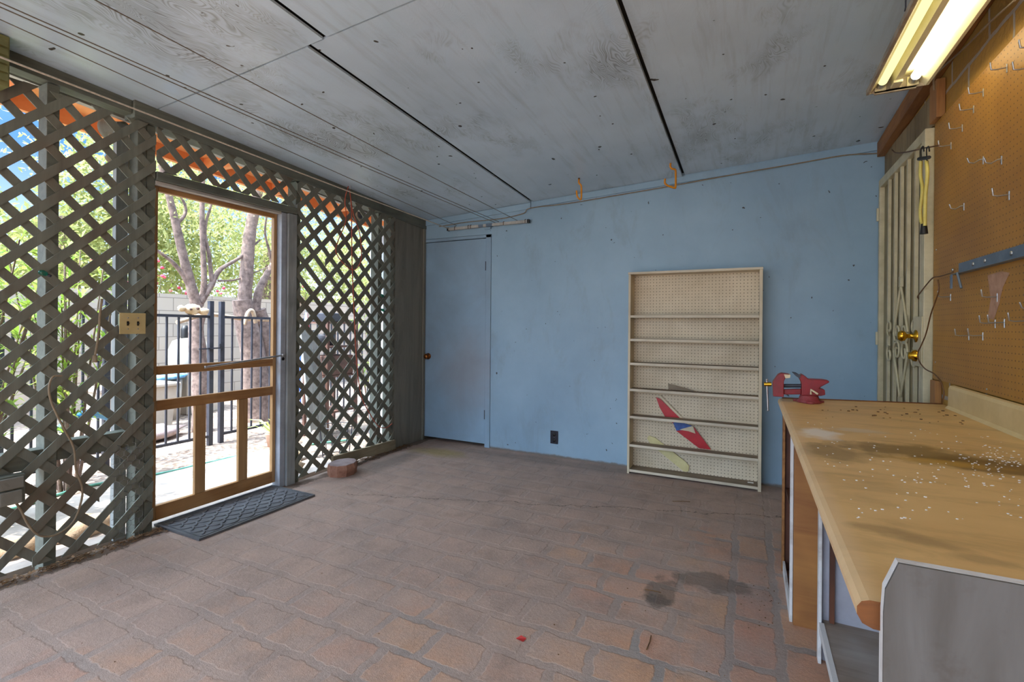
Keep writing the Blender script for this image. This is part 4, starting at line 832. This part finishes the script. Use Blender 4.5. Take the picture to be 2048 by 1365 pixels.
# ================================================================== OUTSIDE
GZ = -.05; FXX = -5.02
fn = thing('metal_fence', (FXX, 1.2, GZ), 'dark metal railing fence left of the gate post', 'fence')
def fz(y): return 1.30-.01*(y-2.6)
def fencerun(root, y0, y1, ys, bottom=.03):
    MB().hexa([(FXX-.014, y0, fz(y0)-.026), (FXX+.014, y0, fz(y0)-.026), (FXX+.014, y1, fz(y1)-.026), (FXX-.014, y1, fz(y1)-.026), (FXX-.014, y0, fz(y0)), (FXX+.014, y0, fz(y0)), (FXX+.014, y1, fz(y1)), (FXX-.014, y1, fz(y1))]).obj('top_rail', M['iron'], root)
    B(FXX-.014, FXX+.014, y0, y1, bottom, bottom+.026).obj('bottom_rail', M['iron'], root)
    for y in ys: B(FXX-.008, FXX+.008, y-.008, y+.008, bottom+.0265, fz(y)-.0265).obj('picket', M['iron'], root)
fencerun(fn, -.6, 3.10, [2.703-.108*k for k in range(30) if 2.703-.108*k > -.6]+[2.811, 2.920, 3.023])
for y, lb in ((1.55, ''), (2.22, '')): B(FXX-.022, FXX+.022, y-.022, y+.022, GZ, 1.42).obj('fence_post', M['iron'], fn)
gt = thing('metal_fence', (FXX, 4.2, GZ), 'dark metal railing fence right of the gate post', 'fence')
fencerun(gt, 3.26, 6.0, [3.358+.115*k for k in range(23)])
for y, lb in ((3.124, 'square dark fence post left of the latch'), (3.240, 'square dark fence post right of the latch')):
    tag(B(FXX-.022, FXX+.022, y-.021, y+.021, GZ, 1.445).obj('fence_post', M['iron']), lb, 'fence post', 'gate posts of the metal fence')
tag(MB().box(FXX+.0, FXX+.016, 3.0, 3.10, .945, .957).box(FXX+.024, FXX+.036, 3.08, 3.24, .948, .962).box(FXX+.023, FXX+.04, 3.20, 3.235, .965, 1.0).obj('gate_latch', M['iron']), 'dark gate latch between the two fence posts', 'latch')
# skull on the fence
p = onX(384, 622, FXX); sk = thing('cow_skull', (FXX, p[1], 1.30), 'bleached bone coloured skull resting on the metal fence', 'skull')
MB().ell((FXX, p[1]+.0, 1.352), (.055, .085, .052), 14, 0, .3).ell((FXX+.02, p[1]+.10, 1.335), (.04, .055, .034), 10, 0, .3).ell((FXX+.01, p[1]-.10, 1.355), (.03, .04, .03), 8, 0, .5).obj('cranium', M['bone'], sk)
MB().ell((FXX+.046, p[1]+.03, 1.36), (.014, .018, .014), 8).obj('eye_socket', M['rust'], sk); MB().ell((FXX+.044, p[1]-.035, 1.352), (.012, .015, .012), 8).obj('eye_socket', M['rust'], sk)
# driftwood rail behind the fence
tag(MB().tube(smooth([(-5.3, 2.95, 1.22), (-5.35, 3.3, 1.31), (-5.35, 3.7, 1.27), (-5.4, 4.2, 1.26)], 5), .022, 8).obj('driftwood_branch', M['palebark']), 'pale driftwood branch lying behind the top of the fence', 'branch')
tag(MB().tube(smooth([(-5.25, 3.66, 1.2), (-5.25, 3.70, 1.34), (-5.25, 3.76, 1.36), (-5.25, 3.80, 1.22)], 6), .022, 8).obj('driftwood_branch', M['palebark']), 'curved pale driftwood loop standing above the right fence', 'branch')

# trees
def tree(name, base, trunks, crowns, label, bark, leafm, leaf, n, group='trees beyond the lattice'):
    tr = thing(name, base, label, 'tree', group)
    for i, (pts, r0, r1) in enumerate(trunks):
        P = smooth(pts, 5); k = len(P); rs = [(r0+(r1-r0)*j/(k-1))*random.uniform(.93, 1.07) for j in range(k)]
        MB().tube(P, rs, 10).obj('trunk' if i < 2 else 'branch', bark, tr)
    vs = []; fs = []; tot = sum(c[1][0]*c[1][1]*c[1][2] for c in crowns)
    for c, r in crowns:
        m_ = int(n*r[0]*r[1]*r[2]/tot); u = rng.normal(size=(m_, 3)); u /= np.linalg.norm(u, axis=1)[:, None]; rad = rng.random(m_)**.45
        # clumped
        cl_ = rng.normal(size=(max(6, m_//120), 3)); cl_ /= np.linalg.norm(cl_, axis=1)[:, None]; cr_ = rng.random(len(cl_))**.4
        idx = rng.integers(0, len(cl_), m_); P = np.where((rng.random(m_) < .7)[:, None], cl_[idx]*cr_[idx][:, None]+rng.normal(size=(m_, 3))*.12, u*rad[:, None])*np.array(r)+np.array(c)
        d = rng.normal(size=(m_, 3)); d /= np.linalg.norm(d, axis=1)[:, None]; e = np.cross(d, rng.normal(size=(m_, 3))); e /= np.linalg.norm(e, axis=1)[:, None]+1e-9
        L = leaf[0]*rng.uniform(.6, 1.3, m_)[:, None]; Wd = leaf[1]*rng.uniform(.6, 1.3, m_)[:, None]
        Q = np.stack([P-d*L/2, P-e*Wd/2, P+d*L/2, P+e*Wd/2], 1).reshape(-1, 3); o = len(vs); vs.append(Q)
    V_ = np.concatenate(vs)-np.array(tr['_w']); me = bpy.data.meshes.new('foliage'); nf = len(V_)//4
    me.vertices.add(len(V_)); me.vertices.foreach_set('co', V_.ravel()); me.loops.add(nf*4); me.loops.foreach_set('vertex_index', np.arange(nf*4)); me.polygons.add(nf); me.polygons.foreach_set('loop_start', np.arange(nf)*4)
    me.update(calc_edges=True); me.materials.append(leafm); me.validate(); fo = bpy.data.objects.new('foliage', me); COL.objects.link(fo); fo.parent = tr
    return tr
TX = -5.75
def T(x_, y_, X=TX): return tuple(onX(x_, y_, X))
tree('mesquite_tree', (TX, 3.35, GZ), [
    ([T(404, 870), T(402, 800), T(398, 730), T(392, 660), T(398, 618)], .10, .075),
    ([T(394, 618), T(384, 580), T(368, 520), T(352, 450), T(338, 392), T(322, 330), T(300, 240)], .06, .022),
    ([T(392, 610), T(372, 560), T(345, 525), T(312, 500)], .035, .015),
    ([T(400, 612), T(408, 570), T(406, 500), T(404, 420), T(406, 350), T(410, 250)], .035, .02),
    ([T(400, 606), T(424, 568), T(440, 540), T(480, 515), T(520, 480)], .04, .012),
    ([T(424, 568), T(418, 510), T(410, 460), T(425, 400)], .025, .012),
    ([T(353, 450), T(372, 420), T(350, 370), T(330, 330)], .02, .008),
    ([T(436, 562), T(470, 560), T(510, 545), T(548, 530)], .014, .006)],
    [((-5.9, 3.1, 3.1), (1.0, 1.3, .85)), ((-6.2, 4.4, 3.3), (1.1, 1.2, .9)), ((-6.4, 3.8, 2.45), (.7, 1.1, .3))], 'multi-stemmed mesquite tree behind the fence, left in the doorway', M['bark'], M['leaf'], (.055, .018), 9000)
TX = -5.6
tree('mesquite_tree', (TX, 4.1, GZ), [
    ([T(525, 905), T(518, 850), T(512, 780), T(505, 700), T(490, 640), T(484, 600)], .20, .11),
    ([T(486, 640), T(492, 560), T(498, 480), T(508, 420), T(520, 350), T(528, 250)], .085, .05),
    ([T(540, 880), T(546, 800), T(540, 720), T(528, 660), T(516, 620)], .13, .09),
    ([T(508, 650), T(516, 590), T(528, 560), T(545, 530), T(575, 480)], .06, .03),
    ([T(545, 530), T(538, 500), T(530, 460), T(540, 400)], .022, .008)],
    [((-5.9, 5.2, 3.3), (1.2, 1.3, .8)), ((-6.3, 6.4, 2.9), (1.0, 1.0, .8))], 'thick rough-barked mesquite tree right in the doorway', M['bark'], M['leaf'], (.055, .018), 8000)
tree('evergreen_tree', (-10.5, 4.0, GZ), [([(-10.5, 4, -.05), (-10.5, 4.1, 1.5), (-10.4, 4, 3)], .2, .1)], [((-10.5, 5.0, 3.1), (1.2, 1.5, 2.3)), ((-10.8, 3.3, 2.0), (1.2, 1.7, 1.1))], 'dense green tree beyond the block wall, behind the left lattice', M['bark'], M['leafdk'], (.12, .05), 16000)
tree('evergreen_tree', (-10.8, 8.0, GZ), [([(-10.8, 8, -.05), (-10.8, 8.1, 1.5), (-10.6, 8, 3)], .2, .1)], [((-10.8, 7.3, 3.0), (1.2, 2.2, 1.9)), ((-11, 10.2, 2.8), (1.2, 1.9, 1.4))], 'dense green tree beyond the block wall, seen through the doorway', M['bark'], M['leafdk'], (.12, .05), 15000)
tree('evergreen_tree', (-11.5, 13.5, GZ), [([(-11.5, 13.5, -.05), (-11.5, 13.4, 1.6)], .2, .1)], [((-11.5, 13.5, 2.2), (1.4, 2.2, 1.2))], 'low green tree beyond the block wall, far behind the right lattice', M['bark'], M['leafdk'], (.14, .06), 5000)
# oleanders
def shrub(base, stems, h, spread, n, label, fl=0, L=.16, name='oleander_shrub', lm='oleander', zoff=0., lw=.14):
    b = np.array(base, float); tr = thing(name, b, label, 'shrub', 'shrubs in the yard'); m = MB(); lf = []; fw = MB()
    for k in range(stems):
        a = random.uniform(0, 2*PI); r = spread*math.sqrt(random.random()); top = b+np.array((math.cos(a)*r, math.sin(a)*r*1.2, h*random.uniform(.75, 1.05)))
        st_ = b+np.array((math.cos(a)*r*.25, math.sin(a)*r*.25, zoff)); P = smooth([st_, (st_+top)/2+np.array((0, 0, .05)), top], 4); m.tube(P, [.012-.008*j/(len(P)-1) for j in range(len(P))], 5)
        for q in range(n//stems):
            u = random.uniform(.25, 1.0); c = P[min(int(u*(len(P)-1)), len(P)-2)]; f_ = u*(len(P)-1)-int(u*(len(P)-1)); c = c+(P[min(int(u*(len(P)-1))+1, len(P)-1)]-c)*f_
            an = random.uniform(0, 2*PI); el = random.uniform(-.3, 1.1); d = np.array((math.cos(an)*math.cos(el), math.sin(an)*math.cos(el), math.sin(el))); ll = L*random.uniform(.6, 1.15); w = np.cross(d, (0, 0, 1)); w = w/np.linalg.norm(w)*ll*lw/2
            mid = c+d*ll*.5+np.array((0, 0, .01)); tip = c+d*ll-np.array((0, 0, ll*.12)); o = len(lf); lf += [c, mid-w, mid+w, tip]
            if fl and random.random() < fl: fw.ell(tip, (.03, .03, .025), 6, 0, .4)
    m.obj('stems', M['bark'], tr); mm = MB(); nf = len(lf)//4; mm.add(lf, [(4*i, 4*i+1, 4*i+3, 4*i+2) for i in range(nf)]); mm.obj('foliage', M[lm], tr)
    if fl: fw.obj('flowers', M['flower'], tr)['kind'] = 'stuff'
shrub((-4.15, 1.05, GZ), 24, 1.85, .55, 1500, 'bright green oleander close behind the far left of the lattice')
shrub((-4.62, 1.8, GZ), 16, 1.9, .3, 900, 'bright green oleander behind the middle of the left lattice')
shrub((-9.4, 5.0, GZ), 26, 2.3, .9, 1100, 'pink flowering oleander above the block wall at the left of the doorway', .16, .14)
shrub((-9.4, 7.5, GZ), 22, 2.1, .9, 700, 'pink flowering oleander above the block wall at the right of the doorway', .12, .14)
shrub((-4.45, 4.95, GZ), 14, 1.7, .35, 420, 'green leafy shrub behind the right lattice')
shrub((-7.0, 5.4, GZ), 8, .9, .3, 160, 'low sparse shrub by the block wall')
# agave in pot
p = onZ(548, 893, GZ); pt = thing('potted_agave', (p[0], p[1], GZ), 'spiky pale green plant in a pale pot beside the door jamb, outside', 'plant')
MB().lathe((p[0], p[1], GZ), [(0, 0), (.06, 0), (.085, .13), (.09, .14), (.07, .14), (0, .12)], n=16).obj('pot', M['terracotta'], pt)
m = MB()
for k in range(26):
    a = 2*PI*k/26*3.3; el = random.uniform(.1, 1.2); L = random.uniform(.22, .38); d = np.array((math.cos(a)*math.cos(el), math.sin(a)*math.cos(el), math.sin(el))); w = np.cross(d, (0, 0, 1)); w = w/np.linalg.norm(w)*.016
    c = np.array((p[0], p[1], GZ+.13)); mid = c+d*L*.55+np.array((0, 0, .03)); tip = c+d*L-np.array((0, 0, .05)); m.add([c-w*.6, c+w*.6, mid+w, mid-w, tip], [(0, 1, 2, 3), (3, 2, 4)])
m.obj('leaves', M['agave'], pt)
# pool filter / tank
p = onX(378, 738, -7.2); fl_ = thing('pool_filter', (-7.2, p[1], p[2]), 'cream pool filter tank with gauge and black valve by the block wall', 'tank')
c = (-7.2, p[1], p[2]); MB().lathe(c, [(0, 0), (.24, 0), (.25, .08), (.25, .28), (.20, .40), (.10, .44), (0, .45)], n=20).obj('tank_body', M['bin'], fl_)
MB().box(c[0]-.26, c[0]+.26, c[1]-.32, c[1]+.3, c[2]+.02, c[2]+.05).obj('rim', M['black'], fl_); MB().lathe((c[0], c[1]-.06, c[2]+.44), [(.05, 0), (.05, .12), (.03, .18), (0, .18)], n=10).obj('valve', M['black'], fl_)
MB().lathe((c[0]+.03, c[1]+.12, c[2]+.5), [(0, 0), (.055, 0), (.055, .03), (0, .03)], (1, -.3, 0), 14).obj('gauge', M['chip'], fl_)
tag(B(-7.5, -6.9, p[1]-.20, p[1]+.28, GZ, p[2]-.001).obj('filter_stand', M['bin'], None, .01), 'low beige plinth carrying the pool filter', 'stand')
# bin and pool float
a = onX(312, 765, -6.2); b = onX(352, 765, -6.2); hb = a[2]
bn = thing('storage_bin', (-6.1, (a[1]+b[1])/2-.2, GZ), 'pale grey plastic storage bin beyond the fence', 'bin')
MB().hexa([(-6.5, a[1]-.5, GZ), (-6.2, a[1]-.5, GZ), (-6.2, b[1]-.04, GZ), (-6.5, b[1]-.04, GZ), (-6.55, a[1]-.55, hb-.06), (-6.17, a[1]-.55, hb-.06), (-6.17, b[1], hb-.06), (-6.55, b[1], hb-.06)]).obj('bin_body', M['bin'], bn, .01)
B(-6.58, -6.14, a[1]-.58, b[1]+.03, hb-.058, hb-.02).obj('bin_lid', M['bin'], bn, .01)
a = onX(315, 755, -6.6); b = onX(402, 758, -6.6)
fy = (a[1]+b[1])/2-.1; m = MB().ell((-6.98, fy, a[2]-.03), (.33, .36, .05), 20, 0, .12); tag(m.obj('pool_float', M['poolblue']), 'bright blue and white pool float lying flat beyond the bin', 'pool float')
tag(MB().lathe((-6.98, fy, GZ), [(0, 0), (.28, 0), (.30, a[2]-.083-GZ), (0, a[2]-.083-GZ)], n=24).obj('round_table', M['bin']), 'low pale round table under the blue pool float', 'table')
tag(MB().tube(smooth([onX(x_, y_, -4.75) for x_, y_ in ((118, 862), (150, 838), (185, 828), (222, 836), (250, 860))], 4), .035, 10).obj('pool_noodle', M['poolblue']), 'blue pool noodle on the ground behind the left lattice', 'pool toy')
# hose
P = [onZ(x_, y_, GZ+.012) for x_, y_ in ((-40, 1035), (60, 1008), (180, 972), (320, 948), (400, 930), (470, 914), (545, 900), (600, 892), (700, 880))]
tag(MB().tube(smooth(P, 5), .011, 8).obj('garden_hose', M['hose']), 'pale green garden hose crossing the gravel outside', 'hose')
# rocks and driftwood at the foot
def rock(c, r, label, mat='palebark'):
    tag(MB().ell((c[0], c[1], GZ+r[2]*.8), r, 12, 0, .28).obj('rock', M[mat]), label, 'rock', 'rocks in the yard')
rock((-3.48, 1.42, 0), (.11, .17, .08), 'large pale rock outside the foot of the left lattice near the doorway')
rock((-3.5, 1.10, 0), (.10, .14, .07), 'pale rock outside the foot of the left lattice, middle')
rock((-3.46, .8, 0), (.1, .13, .06), 'pale rock outside the foot of the left lattice, far left', 'stone')
rock((-3.42, 2.80, 0), (.09, .12, .08), 'tan rock outside the foot of the right lattice')
rock((-3.9, 3.15, 0), (.09, .10, .07), 'small tan rock behind the right lattice', 'stone')
rock((-5.8, 2.7, 0), (.25, .6, .09), 'long low grey rock edging beyond the fence', 'stonetop')
m = MB().tube(smooth([(-3.62, 2.85, GZ+.05), (-3.66, 3.1, GZ+.10), (-3.75, 3.35, GZ+.22)], 5), [.05, .055, .05, .05, .045, .045, .04, .04, .035, .03, .03], 9); tag(m.obj('driftwood_log', M['palebark']), 'pale driftwood log behind the foot of the right lattice', 'log')
# pale trunk / cactus skeleton by the right tree
tag(MB().tube(smooth([(-5.9, 4.75, GZ), (-5.9, 4.72, .7), (-5.85, 4.8, 1.25), (-5.85, 4.9, 1.6)], 5), [.09]*16, 9).tube(smooth([(-5.9, 4.74, .85), (-5.9, 4.5, 1.05), (-5.9, 4.42, 1.15)], 4), .03, 7).obj('dead_stump', M['palebark']), 'pale dead stump standing beside the thick tree', 'stump')
# rack behind right lattice
rk = thing('metal_rack', (-4.3, 4.2, GZ), 'dark rusty metal shelf rack behind the right lattice', 'rack')
rx0, rx1, ry0, ry1 = -4.5, -4.15, float(onX(655, 700, -4.15)[1]), float(onX(712, 700, -4.15)[1])
for x_ in (rx0, rx1):
    for y_ in (ry0, ry1): B(x_-.015, x_+.015, y_-.015, y_+.015, GZ, 1.25).obj('leg', M['rust'], rk)
for z in (.22, .62, .95, 1.22): B(rx0+.0155, rx1-.0155, ry0+.0155, ry1-.0155, z, z+.02).obj('shelf', M['rust'], rk)
B(rx0+.02, rx1-.02, ry0+.02, ry1-.02, .641, .86).obj('side_panel', M['rust'], rk, .01)
tag(B(rx0+.04, rx1-.04, ry0+.05, ry1-.08, 1.2405, 1.34).obj('dark_box', M['iron'], None, .01), 'small dark box on top of the metal rack', 'box')
tag(MB().lathe((-4.35, ry0+.16, .971), [(0, 0), (.09, 0), (.11, .12), (.10, .13), (0, .13)], n=14).obj('flower_pot', M['iron']), 'dark pot on the upper shelf of the metal rack', 'pot')
# wire basket below
m = MB(); c = onZ(672, 915, GZ)
for k in range(12): a = 2*PI*k/12; m.tube([c+(.12*math.cos(a), .12*math.sin(a), .02), c+(.15*math.cos(a), .15*math.sin(a), .30)], .004, 5)
for z, r in ((.02, .12), (.16, .135), (.30, .15)): m.tube([c+(r*math.cos(a), r*math.sin(a), z) for a in np.linspace(0, 2*PI, 17)], .005, 5, cap=False)
tag(m.obj('wire_basket', M['iron']), 'dark wire basket on the gravel behind the right lattice', 'basket')
# folded umbrella with red and blue stripes
UY = float(onX(612, 700, -4.75)[1])
um = thing('folded_umbrella', (-4.75, UY, GZ), 'folded white umbrella with red and blue stripes behind the right lattice', 'umbrella')
for k, mm in enumerate(('toyred', 'chip', 'toyblue', 'chip')):
    a0 = 2*PI*k/4; P0 = []; 
    for z, r in ((.12, .05), (.5, .075), (1.0, .06), (1.35, .015)):
        P0 += [(-4.75+r*math.cos(a), UY+r*math.sin(a), z) for a in np.linspace(a0, a0+PI/2, 5)]
    MB().add(P0, [(i*5+j, i*5+j+1, (i+1)*5+j+1, (i+1)*5+j) for i in range(3) for j in range(4)]).obj('canopy_panel', M[mm], um)
MB().tube([(-4.75, UY, GZ), (-4.75, UY, 1.42)], .014, 8).obj('pole', M['steel'], um)
# pale fabric-like boards leaning
for i, (y_, lb) in enumerate(((float(onX(632, 700, -4.1)[1]), 'pale plank leaning nearest the striped umbrella'), (float(onX(632, 700, -4.1)[1])+.12, 'pale plank leaning nearest the metal rack'))):
    tag(MB().hexa([(-4.12, y_-.05, GZ), (-4.09, y_-.05, GZ), (-4.09, y_+.05, GZ), (-4.12, y_+.05, GZ), (-4.32, y_-.03, 1.15), (-4.29, y_-.03, 1.15), (-4.29, y_+.07, 1.15), (-4.32, y_+.07, 1.15)]).obj('leaning_plank', M['postlight']), lb, 'plank', 'planks leaning behind the right lattice')
# small chicken wire strip at the door post foot
m = MB(); hx = .022
for i in range(4):
    for j in range(16):
        cy_ = 1.40+i*hx*1.73+(hx*.866 if j % 2 else 0); cz_ = .03+j*hx*1.5
        if cy_ > 1.60: continue
        ps = [(-3.1015, cy_+hx*math.sin(a), cz_+hx*math.cos(a)) for a in np.linspace(0, 2*PI, 7)]
        for q in range(3): m.tube([ps[q], ps[q+1]], .0009, 3, cap=False)
tag(m.obj('chicken_wire', M['steel']), 'strip of chicken wire at the foot of the posts left of the doorway', 'wire mesh')

for o in S.objects:
    if '_w' in o: del o['_w']

# ================================================================== LIGHT
w = bpy.data.worlds.new('sky'); S.world = w; w.use_nodes = True; nt = w.node_tree; nt.nodes.clear()
out = nt.nodes.new('ShaderNodeOutputWorld'); bg = nt.nodes.new('ShaderNodeBackground'); tc = nt.nodes.new('ShaderNodeTexCoord'); sp = nt.nodes.new('ShaderNodeSeparateXYZ'); rp = nt.nodes.new('ShaderNodeValToRGB')
nt.links.new(tc.outputs['Generated'], sp.inputs[0]); nt.links.new(sp.outputs[2], rp.inputs[0]); nt.links.new(rp.outputs[0], bg.inputs[0]); nt.links.new(bg.outputs[0], out.inputs[0])
e = rp.color_ramp.elements; e[0].position = 0.; e[0].color = (.42, .50, .56, 1); e[1].position = .26; e[1].color = (.030, .115, .29, 1)
bg.inputs[1].default_value = 1.0
SUNV = Vector((-.20, -.42, .88)).normalized()
dt = nt.nodes.new('ShaderNodeVectorMath'); dt.operation = 'DOT_PRODUCT'; nt.links.new(tc.outputs['Generated'], dt.inputs[0]); dt.inputs[1].default_value = SUNV
mx = nt.nodes.new('ShaderNodeMath'); mx.operation = 'MAXIMUM'; nt.links.new(dt.outputs['Value'], mx.inputs[0]); mx.inputs[1].default_value = 0
pw = nt.nodes.new('ShaderNodeMath'); pw.operation = 'POWER'; nt.links.new(mx.outputs[0], pw.inputs[0]); pw.inputs[1].default_value = 4
gl = nt.nodes.new('ShaderNodeVectorMath'); gl.operation = 'SCALE'; gl.inputs[0].default_value = (4.2, 5.1, 6.3); nt.links.new(pw.outputs[0], gl.inputs['Scale'])
ad = nt.nodes.new('ShaderNodeVectorMath'); ad.operation = 'ADD'; nt.links.new(rp.outputs[0], ad.inputs[0]); nt.links.new(gl.outputs[0], ad.inputs[1]); nt.links.new(ad.outputs[0], bg.inputs[0])
sl = bpy.data.lights.new('sun', 'SUN'); sl.energy = 3.1; sl.angle = .012; sl.color = (1., .95, .87); so = bpy.data.objects.new('sun', sl); COL.objects.link(so)
so.rotation_euler = SUNV.to_track_quat('Z', 'Y').to_euler()

S.view_settings.view_transform = 'Standard'; S.view_settings.look = 'None'; S.view_settings.gamma = 1; S.view_settings.use_curve_mapping = False
S.view_settings.exposure = 1.85
S.render.engine = 'CYCLES'
S.cycles.max_bounces = 10; S.cycles.diffuse_bounces = 6; S.cycles.use_denoising = True
